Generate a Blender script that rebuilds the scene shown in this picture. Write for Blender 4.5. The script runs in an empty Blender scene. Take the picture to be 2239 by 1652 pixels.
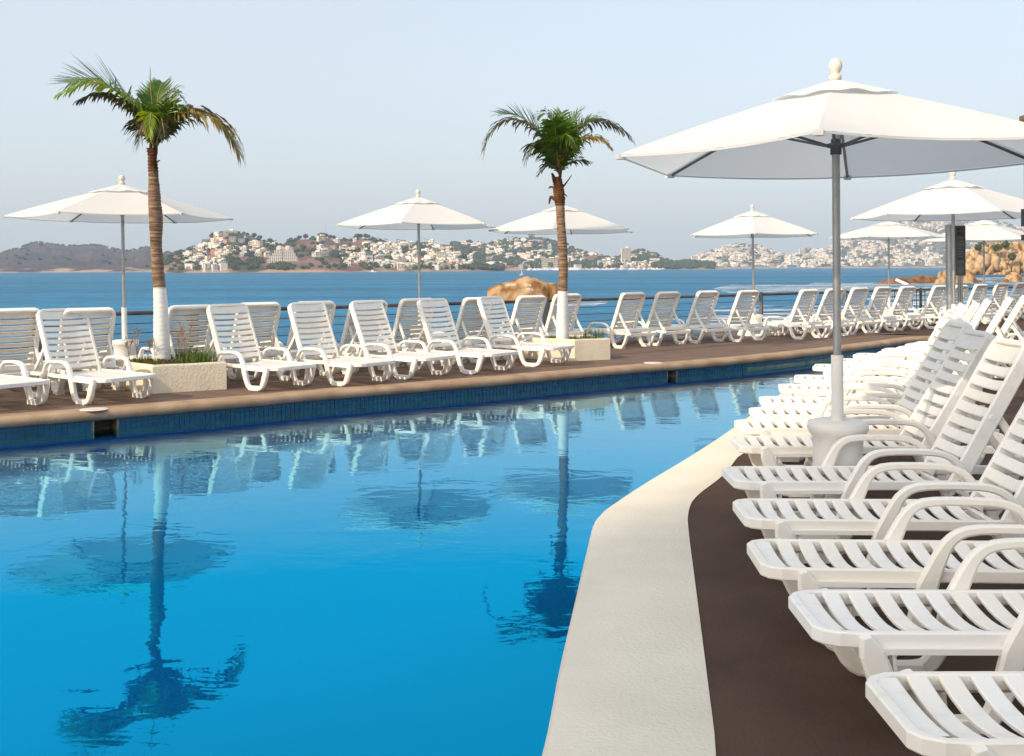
import bpy, bmesh, math, random
from mathutils import Vector, Matrix, noise
from mathutils.bvhtree import BVHTree

R = random.Random(7)
sc = bpy.context.scene
col = sc.collection
rad = math.radians

# ------------------------------------------------------------------ camera, sky, sun, exposure
FPX, CX, HY, ROLL, EYE = 2235.0, 1119.0, 585.5, 0.004, 1.53
cam_d = bpy.data.cameras.new("camera")
cam = bpy.data.objects.new("camera", cam_d)
col.objects.link(cam)
cam.location = (0, 0, EYE)
cam.rotation_euler = (Matrix.Rotation(rad(90), 3, 'X') @ Matrix.Rotation(-ROLL, 3, 'Z')).to_euler()
cam_d.sensor_width = 36
cam_d.lens = 36 * FPX / 2238
cam_d.shift_y = -(826 - HY) / 2238
cam_d.clip_start = 0.1
cam_d.clip_end = 60000
sc.camera = cam

SUN_EL, SUN_AZ = rad(32), math.atan2(-0.65, -0.76)      # direction towards the sun, in the plane
world = bpy.data.worlds.new("World")
sc.world = world
world.use_nodes = True
wn, wl = world.node_tree.nodes, world.node_tree.links
bg = wn["Background"]
sky = wn.new("ShaderNodeTexSky")
sky.sky_type = 'NISHITA'
sky.sun_disc = False
sky.sun_elevation = SUN_EL
sky.sun_rotation = math.pi / 2 - SUN_AZ
sky.altitude = 0
sky.air_density = 1.0
sky.dust_density = 4.0
sky.ozone_density = 1.0
veil = wn.new("ShaderNodeMix")                # thin even haze over the whole sky
veil.data_type = 'RGBA'
veil.inputs[0].default_value = 0.52
veil.inputs[7].default_value = (5.3, 5.7, 5.95, 1)
wl.new(sky.outputs[0], veil.inputs[6])
wl.new(veil.outputs[2], bg.inputs[0])
bg.inputs[1].default_value = 0.121
sun_d = bpy.data.lights.new("sun", 'SUN')
sun_d.energy = 2.55
sun_d.angle = rad(0.6)
sun_d.color = (1.0, 0.82, 0.60)
sun = bpy.data.objects.new("sun", sun_d)
col.objects.link(sun)
sdir = Vector((math.cos(SUN_AZ) * math.cos(SUN_EL), math.sin(SUN_AZ) * math.cos(SUN_EL), math.sin(SUN_EL)))
sun.rotation_euler = sdir.to_track_quat('Z', 'Y').to_euler()
sun.location = (-20, -15, 25)

sc.view_settings.view_transform = 'Standard'
sc.view_settings.look = 'None'
sc.view_settings.exposure = 0.74
sc.view_settings.gamma = 1
sc.view_settings.use_curve_mapping = False
sc.render.engine = 'CYCLES'
sc.cycles.max_bounces = 8
sc.cycles.diffuse_bounces = 3
sc.cycles.glossy_bounces = 4
sc.cycles.transparent_max_bounces = 8
sc.cycles.volume_bounces = 0
sc.cycles.caustics_reflective = False
sc.cycles.caustics_refractive = False
sc.cycles.use_denoising = True
sc.cycles.use_adaptive_sampling = True
sc.cycles.sample_clamp_indirect = 8


# ------------------------------------------------------------------ helpers
def at(px, py, Y):
    """point seen at a place of the photograph (2238 px wide), Y metres away"""
    x, y = px - CX, py - HY
    u, v = x - ROLL * y, y + ROLL * x
    return Vector((u / FPX * Y, Y, EYE - v / FPX * Y))


def gp(px, py, z=0.0):
    """point of the level z seen there"""
    x, y = px - CX, py - HY
    u, v = x - ROLL * y, y + ROLL * x
    Y = (EYE - z) * FPX / v
    return Vector((u / FPX * Y, Y, z))


def project(p):
    u, v = p.x / p.y * FPX, (EYE - p.z) / p.y * FPX
    return CX + u + ROLL * v, HY + v - ROLL * u


def tag(o, label=None, cat=None, group=None, kind=None):
    if label:
        o['label'] = label
    if cat:
        o['category'] = cat
    if group:
        o['group'] = group
    if kind:
        o['kind'] = kind
    return o


def empty(name, loc=(0, 0, 0), rz=0.0):
    o = bpy.data.objects.new(name, None)
    o.empty_display_size = 0.1
    col.objects.link(o)
    o.location = loc
    o.rotation_euler = (0, 0, rz)
    return o


class MB:
    def __init__(s):
        s.v, s.f, s.sm, s.mi, s.cur = [], [], [], [], 0

    def add(s, vs, fs, smooth=False, M=None):
        b = len(s.v)
        for p in vs:
            p = Vector(p)
            s.v.append(M @ p if M else p)
        for f in fs:
            s.f.append([b + i for i in f])
            s.sm.append(smooth)
            s.mi.append(s.cur)

    def box(s, c, d, M=None):
        x, y, z = d[0] / 2, d[1] / 2, d[2] / 2
        vs = [(c[0] + i * x, c[1] + j * y, c[2] + k * z) for i in (-1, 1) for j in (-1, 1) for k in (-1, 1)]
        s.add(vs, [(0, 1, 3, 2), (4, 6, 7, 5), (0, 4, 5, 1), (2, 3, 7, 6), (0, 2, 6, 4), (1, 5, 7, 3)], False, M)

    def tube(s, path, r, n=8, caps=True, smooth=True):
        path = [Vector(p) for p in path]
        m = len(path)
        rr = r if isinstance(r, (list, tuple)) else [r] * m
        vs = []
        prev = None
        for i, p in enumerate(path):
            t = (path[min(i + 1, m - 1)] - path[max(i - 1, 0)]).normalized()
            if prev is None:
                a = Vector((0, 0, 1)) if abs(t.z) < 0.9 else Vector((1, 0, 0))
                u = t.cross(a).normalized()
            else:
                u = (prev - t * prev.dot(t)).normalized()
            prev = u
            w = t.cross(u)
            for k in range(n):
                a = 2 * math.pi * k / n
                vs.append(p + (u * math.cos(a) + w * math.sin(a)) * rr[i])
        fs = [(i * n + k, i * n + (k + 1) % n, (i + 1) * n + (k + 1) % n, (i + 1) * n + k) for i in range(m - 1) for k in range(n)]
        s.add(vs, fs, smooth)
        if caps:
            s.add(vs[:n], [list(range(n))[::-1]])
            s.add(vs[-n:], [list(range(n))])

    def sweep(s, path, a, b, axis, bev=0.25, closed=False):
        """rounded rectangle of width a along 'axis' and b across, along a path lying at right angles to the axis"""
        path = [Vector(p) for p in path]
        axis = Vector(axis)
        m = len(path)
        aa = a if isinstance(a, (list, tuple)) else [a] * m
        bb = b if isinstance(b, (list, tuple)) else [b] * m
        vs = []
        for i, p in enumerate(path):
            if closed:
                t = path[(i + 1) % m] - path[i - 1]
            else:
                t = path[min(i + 1, m - 1)] - path[max(i - 1, 0)]
            t.normalize()
            w = t.cross(axis).normalized()
            A, B = aa[i] / 2, bb[i] / 2
            c = bev * min(A, B)
            for (x, y) in ((A - c, B), (A, B - c), (A, -B + c), (A - c, -B), (-A + c, -B), (-A, -B + c), (-A, B - c), (-A + c, B)):
                vs.append(p + axis * x + w * y)
        n = 8
        e = m if closed else m - 1
        fs = [(i * n + k, i * n + (k + 1) % n, ((i + 1) % m) * n + (k + 1) % n, ((i + 1) % m) * n + k) for i in range(e) for k in range(n)]
        s.add(vs, fs)
        if not closed:
            s.add(vs[:n], [list(range(n))[::-1]])
            s.add(vs[-n:], [list(range(n))])

    def lathe(s, prof, n=24, c=(0, 0, 0), smooth=True):
        vs = []
        for (r, z) in prof:
            for k in range(n):
                a = 2 * math.pi * k / n
                vs.append((c[0] + r * math.cos(a), c[1] + r * math.sin(a), c[2] + z))
        m = len(prof)
        s.add(vs, [(i * n + k, i * n + (k + 1) % n, (i + 1) * n + (k + 1) % n, (i + 1) * n + k) for i in range(m - 1) for k in range(n)], smooth)

    def mesh(s, name, mat):
        me = bpy.data.meshes.new(name)
        me.from_pydata([tuple(p) for p in s.v], [], s.f)
        for m in (mat if isinstance(mat, (list, tuple)) else [mat]):
            me.materials.append(m)
        me.polygons.foreach_set('use_smooth', s.sm)
        me.polygons.foreach_set('material_index', s.mi)
        me.update()
        bm = bmesh.new()
        bm.from_mesh(me)
        bmesh.ops.recalc_face_normals(bm, faces=bm.faces)
        bm.to_mesh(me)
        bm.free()
        return me

    def build(s, name, mat, parent=None, loc=None):
        return link(name, s.mesh(name, mat), parent, loc)


def link(name, me, parent=None, loc=None):
    o = bpy.data.objects.new(name, me)
    col.objects.link(o)
    if parent:
        o.parent = parent
    if loc is not None:
        o.location = loc
    return o


def copy_tree(o, parent=None):
    c = o.copy()
    col.objects.link(c)
    c.parent = parent
    for ch in o.children:
        copy_tree(ch, c)
    return c


def smooth_path(pts, k=6, closed=False):
    """Catmull-Rom through the points"""
    pts = [Vector(p) for p in pts]
    out = []
    n = len(pts)
    for i in range(n - 1):
        p0, p1, p2, p3 = pts[max(i - 1, 0)], pts[i], pts[i + 1], pts[min(i + 2, n - 1)]
        for j in range(k):
            t = j / k
            out.append(0.5 * ((2 * p1) + (-p0 + p2) * t + (2 * p0 - 5 * p1 + 4 * p2 - p3) * t * t + (-p0 + 3 * p1 - 3 * p2 + p3) * t ** 3))
    out.append(pts[-1])
    return out


# ------------------------------------------------------------------ materials
def mat(name, color, rough=0.6, spec=0.5, c2=None, scale=5.0, detail=4, bump=0.0, bscale=40, stretch=None, thr=(0.35, 0.65), metal=0.0, extra=None):
    m = bpy.data.materials.new(name)
    m.use_nodes = True
    n, l = m.node_tree.nodes, m.node_tree.links
    p = n["Principled BSDF"]
    p.inputs["Base Color"].default_value = (*color, 1)
    p.inputs["Roughness"].default_value = rough
    p.inputs["Specular IOR Level"].default_value = spec
    p.inputs["Metallic"].default_value = metal
    tc = n.new("ShaderNodeTexCoord")
    mp = n.new("ShaderNodeMapping")
    l.new(tc.outputs["Object"], mp.inputs[0])
    if stretch:
        mp.inputs["Rotation"].default_value = (0, 0, stretch[3] if len(stretch) > 3 else 0)
        mp.inputs["Scale"].default_value = stretch[:3]
    if c2:
        t = n.new("ShaderNodeTexNoise")
        t.inputs["Scale"].default_value = scale
        t.inputs["Detail"].default_value = detail
        l.new(mp.outputs[0], t.inputs[0])
        r = n.new("ShaderNodeValToRGB")
        r.color_ramp.elements[0].position = thr[0]
        r.color_ramp.elements[1].position = thr[1]
        r.color_ramp.elements[0].color = (*color, 1)
        r.color_ramp.elements[1].color = (*c2, 1)
        l.new(t.outputs["Fac"], r.inputs[0])
        l.new(r.outputs[0], p.inputs["Base Color"])
        m['ramp'] = r.name
    if bump:
        t = n.new("ShaderNodeTexNoise")
        t.inputs["Scale"].default_value = bscale
        t.inputs["Detail"].default_value = 5
        l.new(mp.outputs[0], t.inputs[0])
        b = n.new("ShaderNodeBump")
        b.inputs["Strength"].default_value = bump
        b.inputs["Distance"].default_value = 0.02
        l.new(t.outputs["Fac"], b.inputs["Height"])
        l.new(b.outputs[0], p.inputs["Normal"])
    return m


def leafy(name, color, c2, scale=3.0, trans=0.35):
    m = mat(name, color, 0.45, 0.4, c2, scale)
    n, l = m.node_tree.nodes, m.node_tree.links
    p = n["Principled BSDF"]
    out = n["Material Output"]
    tr = n.new("ShaderNodeBsdfTranslucent")
    mx = n.new("ShaderNodeMixShader")
    mx.inputs[0].default_value = trans
    l.new(n[m['ramp']].outputs[0], tr.inputs[0])
    l.new(p.outputs[0], mx.inputs[1])
    l.new(tr.outputs[0], mx.inputs[2])
    l.new(mx.outputs[0], out.inputs[0])
    return m


M = {}
M['plastic'] = mat('white_plastic', (0.86, 0.825, 0.765), 0.38, 0.45, (0.68, 0.64, 0.56), 7, bump=0.03, bscale=60, thr=(0.56, 0.84))
def weathered(m, lo, hi):
    # each piece a little more or less yellowed, with faint scuffs
    n, l = m.node_tree.nodes, m.node_tree.links
    oi = n.new("ShaderNodeObjectInfo")
    mr = n.new("ShaderNodeMapRange")
    mr.inputs[3].default_value = lo
    mr.inputs[4].default_value = hi
    l.new(oi.outputs["Random"], mr.inputs[0])
    hs = n.new("ShaderNodeHueSaturation")
    l.new(mr.outputs[0], hs.inputs["Saturation"])
    l.new(n[m['ramp']].outputs[0], hs.inputs["Color"])
    l.new(hs.outputs[0], n["Principled BSDF"].inputs["Base Color"])


weathered(M['plastic'], 0.7, 1.5)
M['white_paint'] = mat('white_paint', (0.76, 0.74, 0.70), 0.6, 0.3, (0.66, 0.64, 0.6), 6, bump=0.15, bscale=18, thr=(0.5, 0.85))
M['stucco'] = mat('cream_stucco', (0.80, 0.71, 0.54), 0.9, 0.2, (0.66, 0.55, 0.40), 4, bump=0.45, bscale=34, thr=(0.45, 0.8))
M['alu'] = mat('brushed_aluminium', (0.42, 0.41, 0.40), 0.36, 0.5, (0.34, 0.33, 0.32), 12, metal=0.7)
M['dark_alu'] = mat('grey_rib_metal', (0.16, 0.165, 0.17), 0.45, 0.5, (0.12, 0.12, 0.125), 12, metal=0.4)
M['finial'] = mat('pale_turned_wood', (0.70, 0.64, 0.56), 0.5, 0.3, (0.62, 0.54, 0.46), 12)
M['steel'] = mat('rail_steel', (0.16, 0.125, 0.11), 0.45, 0.5, (0.10, 0.07, 0.06), 4, metal=0.5)
M['post'] = mat('grey_post_paint', (0.17, 0.175, 0.18), 0.55, 0.4, (0.13, 0.13, 0.135), 5)
M['cable'] = mat('dark_cable', (0.06, 0.05, 0.045), 0.5)
M['deck'] = mat('brown_deck', (0.195, 0.130, 0.095), 0.72, 0.3, (0.105, 0.060, 0.044), 1.6, 8, bump=0.35, bscale=14, stretch=(1.0, 7.0, 1.0, -0.66), thr=(0.38, 0.66))
M['near_deck'] = mat('dark_brown_deck_paint', (0.086, 0.050, 0.034), 0.8, 0.2, (0.058, 0.033, 0.022), 2.2, 8, bump=0.25, bscale=60, thr=(0.35, 0.7))
M['joint'] = mat('deck_joint', (0.03, 0.02, 0.015), 0.9)
M['coping'] = mat('tan_cast_coping', (0.42, 0.30, 0.20), 0.85, 0.2, (0.28, 0.185, 0.115), 3.2, 8, bump=0.35, bscale=50, thr=(0.35, 0.72))
M['near_coping'] = mat('pale_cement_coping', (0.72, 0.665, 0.56), 0.85, 0.2, (0.63, 0.58, 0.485), 1.6, 9, bump=0.3, bscale=55, thr=(0.35, 0.72))
M['tile'] = mat('glazed_blue_tile', (0.004, 0.105, 0.21), 0.2, 0.5, (0.003, 0.06, 0.13), 7)
M['tile2'] = mat('glazed_teal_tile', (0.012, 0.11, 0.20), 0.2, 0.5, (0.01, 0.065, 0.10), 7)
M['grout'] = mat('stained_grout', (0.16, 0.22, 0.18), 0.9, 0.2, (0.34, 0.36, 0.26), 5)
M['dark'] = mat('dark_opening', (0.015, 0.012, 0.01), 0.9, 0.1)
M['lid'] = mat('lid_plastic', (0.70, 0.66, 0.58), 0.5, 0.3, (0.6, 0.54, 0.45), 6)
M['soil'] = mat('planter_soil', (0.05, 0.03, 0.018), 0.95, 0.1, (0.10, 0.06, 0.03), 14, bump=0.6, bscale=30)
M['grass'] = leafy('planter_grass', (0.05, 0.13, 0.015), (0.13, 0.17, 0.03), 6)
M['straw'] = mat('dry_seed_head', (0.28, 0.14, 0.06), 0.8, 0.2, (0.36, 0.22, 0.10), 9)
M['trunk'] = mat('palm_bark', (0.36, 0.245, 0.165), 0.9, 0.15, (0.12, 0.070, 0.042), 2.6, 8, bump=1.0, bscale=6, stretch=(1.2, 1.2, 16), thr=(0.38, 0.66))
M['husk'] = mat('palm_fibre', (0.16, 0.07, 0.03), 0.9, 0.15, (0.06, 0.025, 0.012), 9, bump=0.8, bscale=20)
M['frond_green'] = leafy('frond_green', (0.030, 0.095, 0.003), (0.11, 0.19, 0.008), 9)
M['frond_bright'] = leafy('frond_yellow_green', (0.15, 0.28, 0.008), (0.28, 0.34, 0.02), 5, 0.45)
M['frond_dark'] = leafy('frond_olive_brown', (0.028, 0.038, 0.008), (0.085, 0.055, 0.02), 5, 0.25)
M['frond_gold'] = leafy('frond_dry_gold', (0.08, 0.085, 0.012), (0.38, 0.22, 0.03), 6, 0.3)
M['rachis'] = mat('frond_stem', (0.17, 0.19, 0.04), 0.6, 0.3, (0.24, 0.19, 0.07), 4)


def fabric():
    m = mat('canopy_fabric', (0.90, 0.88, 0.85), 0.85, 0.15, (0.85, 0.82, 0.78), 2.0, bump=0.35, bscale=3.2, thr=(0.5, 0.8))
    n, l = m.node_tree.nodes, m.node_tree.links
    tr = n.new("ShaderNodeBsdfTranslucent")
    tr.inputs[0].default_value = (0.74, 0.82, 0.86, 1)
    mx = n.new("ShaderNodeMixShader")
    mx.inputs[0].default_value = 0.36
    l.new(n["Principled BSDF"].outputs[0], mx.inputs[1])
    l.new(tr.outputs[0], mx.inputs[2])
    l.new(mx.outputs[0], n["Material Output"].inputs[0])
    return m


M['fabric'] = fabric()


def pool_water():
    m = bpy.data.materials.new('pool_water')
    m.use_nodes = True
    n, l = m.node_tree.nodes, m.node_tree.links
    n.remove(n["Principled BSDF"])
    tc = n.new("ShaderNodeTexCoord")
    mp = n.new("ShaderNodeMapping")
    mp.inputs["Scale"].default_value = (1.0, 1.6, 1)
    l.new(tc.outputs["Object"], mp.inputs[0])
    a = n.new("ShaderNodeTexNoise")
    a.inputs["Scale"].default_value = 1.5
    a.inputs["Detail"].default_value = 3.0
    a.inputs["Distortion"].default_value = 0.6
    l.new(mp.outputs[0], a.inputs[0])
    b2 = n.new("ShaderNodeTexNoise")
    b2.inputs["Scale"].default_value = 9
    b2.inputs["Detail"].default_value = 2
    l.new(mp.outputs[0], b2.inputs[0])
    ad = n.new("ShaderNodeMath")
    ad.operation = 'MULTIPLY_ADD'
    ad.inputs[1].default_value = 0.11
    l.new(b2.outputs[0], ad.inputs[0])
    l.new(a.outputs[0], ad.inputs[2])
    bp = n.new("ShaderNodeBump")
    bp.inputs["Strength"].default_value = 1.0
    bp.inputs["Distance"].default_value = 0.0036
    l.new(ad.outputs[0], bp.inputs["Height"])
    lw = n.new("ShaderNodeLayerWeight")          # Schlick-like rise on a mirror share raised far above real water's
    lw.inputs[0].default_value = 0.5
    l.new(bp.outputs[0], lw.inputs["Normal"])
    pw = n.new("ShaderNodeMath")
    pw.operation = 'POWER'
    pw.inputs[1].default_value = 5.0
    l.new(lw.outputs["Facing"], pw.inputs[0])
    fr = n.new("ShaderNodeMath")
    fr.operation = 'MULTIPLY_ADD'
    fr.inputs[1].default_value = 0.60
    fr.inputs[2].default_value = 0.36
    l.new(pw.outputs[0], fr.inputs[0])
    tr = n.new("ShaderNodeBsdfTransparent")
    tr.inputs[0].default_value = (0.5, 0.95, 0.98, 1)
    gl = n.new("ShaderNodeBsdfGlossy")
    gl.inputs["Roughness"].default_value = 0.015
    tn = n.new("ShaderNodeMapRange")              # blue put into the reflection's colour where seen from above
    tn.inputs[1].default_value = 0.72
    tn.inputs[2].default_value = 0.92
    l.new(lw.outputs["Facing"], tn.inputs[0])
    tm = n.new("ShaderNodeMix")
    tm.data_type = 'RGBA'
    tm.inputs[6].default_value = (0.01, 0.70, 1, 1)
    tm.inputs[7].default_value = (0.74, 0.97, 1, 1)
    l.new(tn.outputs[0], tm.inputs[0])
    l.new(tm.outputs[2], gl.inputs["Color"])
    l.new(bp.outputs[0], gl.inputs["Normal"])
    mx = n.new("ShaderNodeMixShader")
    l.new(fr.outputs[0], mx.inputs[0])
    l.new(tr.outputs[0], mx.inputs[1])
    l.new(gl.outputs[0], mx.inputs[2])
    l.new(mx.outputs[0], n["Material Output"].inputs[0])
    return m


M['pool_water'] = pool_water()
M['pool_floor'] = mat('blue_pool_paint', (0.0, 0.145, 0.47), 0.7, 0.2, (0.0, 0.17, 0.51), 0.35, 3)


def sea_mat():
    m = bpy.data.materials.new('sea_water')
    m.use_nodes = True
    n, l = m.node_tree.nodes, m.node_tree.links
    p = n["Principled BSDF"]
    p.inputs["Roughness"].default_value = 0.25
    p.inputs["IOR"].default_value = 1.33
    p.inputs["Specular IOR Level"].default_value = 0.0
    tc = n.new("ShaderNodeTexCoord")
    hs = []
    for (sx, sy, s, d, dist) in ((0.5, 1.0, 0.9, 6, 0.22), (0.25, 1.0, 0.12, 5, 1.0)):
        mp = n.new("ShaderNodeMapping")
        mp.inputs["Scale"].default_value = (sx, sy, 1)
        l.new(tc.outputs["Object"], mp.inputs[0])
        t = n.new("ShaderNodeTexNoise")
        t.inputs["Scale"].default_value = s
        t.inputs["Detail"].default_value = d
        t.inputs["Roughness"].default_value = 0.62
        l.new(mp.outputs[0], t.inputs[0])
        hs.append((t, dist))
    prev = None
    for t, dist in hs:
        b = n.new("ShaderNodeBump")
        b.inputs["Strength"].default_value = 1
        b.inputs["Distance"].default_value = dist
        l.new(t.outputs[0], b.inputs["Height"])
        if prev:
            l.new(prev.outputs[0], b.inputs["Normal"])
        prev = b
    l.new(prev.outputs[0], p.inputs["Normal"])
    gs = n.new("ShaderNodeBsdfGlossy")            # choppy surface: only part of it mirrors the sky
    gs.inputs["Roughness"].default_value = 0.22
    gs.inputs["Color"].default_value = (0.62, 0.86, 1, 1)
    l.new(prev.outputs[0], gs.inputs["Normal"])
    mxs = n.new("ShaderNodeMixShader")
    mxs.inputs[0].default_value = 0.20
    l.new(p.outputs[0], mxs.inputs[1])
    l.new(gs.outputs[0], mxs.inputs[2])
    l.new(mxs.outputs[0], n["Material Output"].inputs[0])
    # colour: blue water, with long lighter and darker wind streaks
    mp = n.new("ShaderNodeMapping")
    mp.inputs["Scale"].default_value = (0.004, 0.03, 1)
    l.new(tc.outputs["Object"], mp.inputs[0])
    t = n.new("ShaderNodeTexNoise")
    t.inputs["Scale"].default_value = 1.0
    t.inputs["Detail"].default_value = 5
    l.new(mp.outputs[0], t.inputs[0])
    r = n.new("ShaderNodeValToRGB")
    r.color_ramp.elements[0].position = 0.38
    r.color_ramp.elements[0].color = (0.016, 0.085, 0.165, 1)
    r.color_ramp.elements[1].position = 0.66
    r.color_ramp.elements[1].color = (0.022, 0.175, 0.33, 1)
    l.new(t.outputs[0], r.inputs[0])
    mp3 = n.new("ShaderNodeMapping")  # light and dark facets of small waves put into the colour as noise
    mp3.inputs["Scale"].default_value = (0.22, 0.8, 1)
    l.new(tc.outputs["Object"], mp3.inputs[0])
    t3 = n.new("ShaderNodeTexNoise")
    t3.inputs["Scale"].default_value = 1.0
    t3.inputs["Detail"].default_value = 8
    t3.inputs["Roughness"].default_value = 0.7
    l.new(mp3.outputs[0], t3.inputs[0])
    r3 = n.new("ShaderNodeMapRange")
    r3.inputs[1].default_value = 0.35
    r3.inputs[2].default_value = 0.65
    r3.inputs[3].default_value = 0.45
    r3.inputs[4].default_value = 1.5
    l.new(t3.outputs[0], r3.inputs[0])
    vm = n.new("ShaderNodeVectorMath")
    vm.operation = 'SCALE'
    l.new(r.outputs[0], vm.inputs[0])
    l.new(r3.outputs[0], vm.inputs["Scale"])
    l.new(vm.outputs[0], p.inputs["Base Color"])
    return m


M['sea'] = sea_mat()
M['foam'] = mat('sea_foam', (0.80, 0.84, 0.86), 0.8, 0.2, (0.65, 0.72, 0.76), 1.0)


def foam_mat():
    m = M['foam']
    n, l = m.node_tree.nodes, m.node_tree.links
    tc = n.new("ShaderNodeTexCoord")
    mp = n.new("ShaderNodeMapping")
    mp.inputs["Scale"].default_value = (0.10, 0.32, 1)
    l.new(tc.outputs["Object"], mp.inputs[0])
    t = n.new("ShaderNodeTexNoise")
    t.inputs["Scale"].default_value = 1.0
    t.inputs["Detail"].default_value = 8
    t.inputs["Roughness"].default_value = 0.7
    l.new(mp.outputs[0], t.inputs[0])
    r = n.new("ShaderNodeValToRGB")
    r.color_ramp.elements[0].position = 0.47
    r.color_ramp.elements[1].position = 0.62
    l.new(t.outputs[0], r.inputs[0])
    tr = n.new("ShaderNodeBsdfTransparent")
    mx = n.new("ShaderNodeMixShader")
    l.new(r.outputs[0], mx.inputs[0])
    l.new(tr.outputs[0], mx.inputs[1])
    l.new(n["Principled BSDF"].outputs[0], mx.inputs[2])
    l.new(mx.outputs[0], n["Material Output"].inputs[0])


foam_mat()
M['rock'] = mat('ochre_rock', (0.44, 0.30, 0.16), 0.9, 0.15, (0.20, 0.09, 0.03), 0.42, 9, bump=1.0, bscale=1.5, thr=(0.42, 0.60))
M['rock_pale'] = mat('pale_granite', (0.52, 0.38, 0.22), 0.9, 0.15, (0.24, 0.13, 0.05), 0.22, 10, bump=1.0, bscale=0.8, thr=(0.42, 0.64))
M['rock_brown'] = mat('brown_wet_rock', (0.26, 0.14, 0.06), 0.8, 0.2, (0.12, 0.055, 0.028), 0.5, 8, bump=1.0, bscale=1.2, thr=(0.35, 0.68))
M['letters'] = mat('white_rock_lettering', (0.78, 0.76, 0.68), 0.9)
M['bush'] = leafy('bush_leaves', (0.045, 0.085, 0.02), (0.09, 0.12, 0.03), 0.6, 0.2)
M['tree_far'] = mat('far_tree_leaves', (0.022, 0.044, 0.026), 0.9, 0.1, (0.050, 0.070, 0.036), 0.05, 3)
M['house_white'] = mat('white_house_wall', (0.84, 0.79, 0.72), 0.8, 0.2, (0.74, 0.67, 0.60), 0.03)
M['house_cream'] = mat('cream_house_wall', (0.80, 0.69, 0.54), 0.8, 0.2, (0.70, 0.58, 0.44), 0.03)
M['house_rust'] = mat('terracotta_house_wall', (0.52, 0.28, 0.18), 0.8, 0.2, (0.44, 0.24, 0.16), 0.03)
M['house_grey'] = mat('grey_house_wall', (0.40, 0.37, 0.34), 0.8, 0.2, (0.32, 0.29, 0.26), 0.03)
M['window'] = mat('dark_window', (0.06, 0.065, 0.07), 0.3, 0.5)
M['blue_roof'] = mat('blue_sheet_roof', (0.02, 0.30, 0.62), 0.6)
M['blue_wall'] = mat('blue_wall', (0.03, 0.10, 0.34), 0.6)
M['green_wall'] = mat('green_wall', (0.05, 0.25, 0.18), 0.6)
M['boat'] = mat('white_boat_hull', (0.82, 0.80, 0.78), 0.4)
M['sign'] = mat('dark_sign_panel', (0.085, 0.09, 0.082), 0.55, 0.4, (0.075, 0.078, 0.072), 5)
M['sign_ink'] = mat('black_sign_lettering', (0.012, 0.012, 0.012), 0.6)
M['sign_red'] = mat('red_sign_mark', (0.22, 0.04, 0.025), 0.6)
M['sign_line'] = mat('pale_sign_text', (0.19, 0.195, 0.185), 0.6)
M['sign_blue'] = mat('blue_sign_mark', (0.05, 0.12, 0.16), 0.6)
M['black'] = mat('black_casing', (0.012, 0.012, 0.013), 0.5)


def hill_mat(name, scrub, scrub2, green, rock):
    m = mat(name, scrub, 0.95, 0.1, scrub2, 0.012, 8, thr=(0.35, 0.65))
    n, l = m.node_tree.nodes, m.node_tree.links
    tc = n.new("ShaderNodeTexCoord")
    t = n.new("ShaderNodeTexNoise")
    t.inputs["Scale"].default_value = 0.006
    t.inputs["Detail"].default_value = 7
    t.inputs["Roughness"].default_value = 0.65
    l.new(tc.outputs["Object"], t.inputs[0])
    r = n.new("ShaderNodeValToRGB")
    r.color_ramp.elements[0].position = 0.50
    r.color_ramp.elements[1].position = 0.58
    l.new(t.outputs[0], r.inputs[0])
    mx = n.new("ShaderNodeMix")
    mx.data_type = 'RGBA'
    l.new(r.outputs[0], mx.inputs[0])
    l.new(n[m['ramp']].outputs[0], mx.inputs[6])
    mx.inputs[7].default_value = (*green, 1)
    # bare rock along the shore
    sp = n.new("ShaderNodeSeparateXYZ")
    l.new(tc.outputs["Object"], sp.inputs[0])
    t2 = n.new("ShaderNodeTexNoise")
    t2.inputs["Scale"].default_value = 0.02
    t2.inputs["Detail"].default_value = 6
    l.new(tc.outputs["Object"], t2.inputs[0])
    ma = n.new("ShaderNodeMath")
    ma.operation = 'MULTIPLY_ADD'
    ma.inputs[1].default_value = -34
    l.new(t2.outputs[0], ma.inputs[0])
    l.new(sp.outputs[2], ma.inputs[2])
    mr = n.new("ShaderNodeMapRange")
    mr.inputs[1].default_value = -18
    mr.inputs[2].default_value = -15
    mr.inputs[3].default_value = 1
    mr.inputs[4].default_value = 0
    l.new(ma.outputs[0], mr.inputs[0])
    mx2 = n.new("ShaderNodeMix")
    mx2.data_type = 'RGBA'
    l.new(mr.outputs[0], mx2.inputs[0])
    l.new(mx.outputs[2], mx2.inputs[6])
    mx2.inputs[7].default_value = (*rock, 1)
    l.new(mx2.outputs[2], n["Principled BSDF"].inputs["Base Color"])
    return m


M['hill_far'] = hill_mat('wooded_ridge_haze', (0.085, 0.055, 0.072), (0.055, 0.040, 0.058), (0.035, 0.042, 0.055), (0.36, 0.28, 0.21))  # bluish purple of distant haze put into the ridge's ground colours
M['hill'] = hill_mat('dry_scrub_hill', (0.26, 0.145, 0.115), (0.15, 0.085, 0.075), (0.050, 0.065, 0.035), (0.36, 0.25, 0.17))
M['hill_town'] = hill_mat('town_hill', (0.19, 0.135, 0.105), (0.12, 0.09, 0.07), (0.045, 0.060, 0.032), (0.36, 0.29, 0.23))

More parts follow.
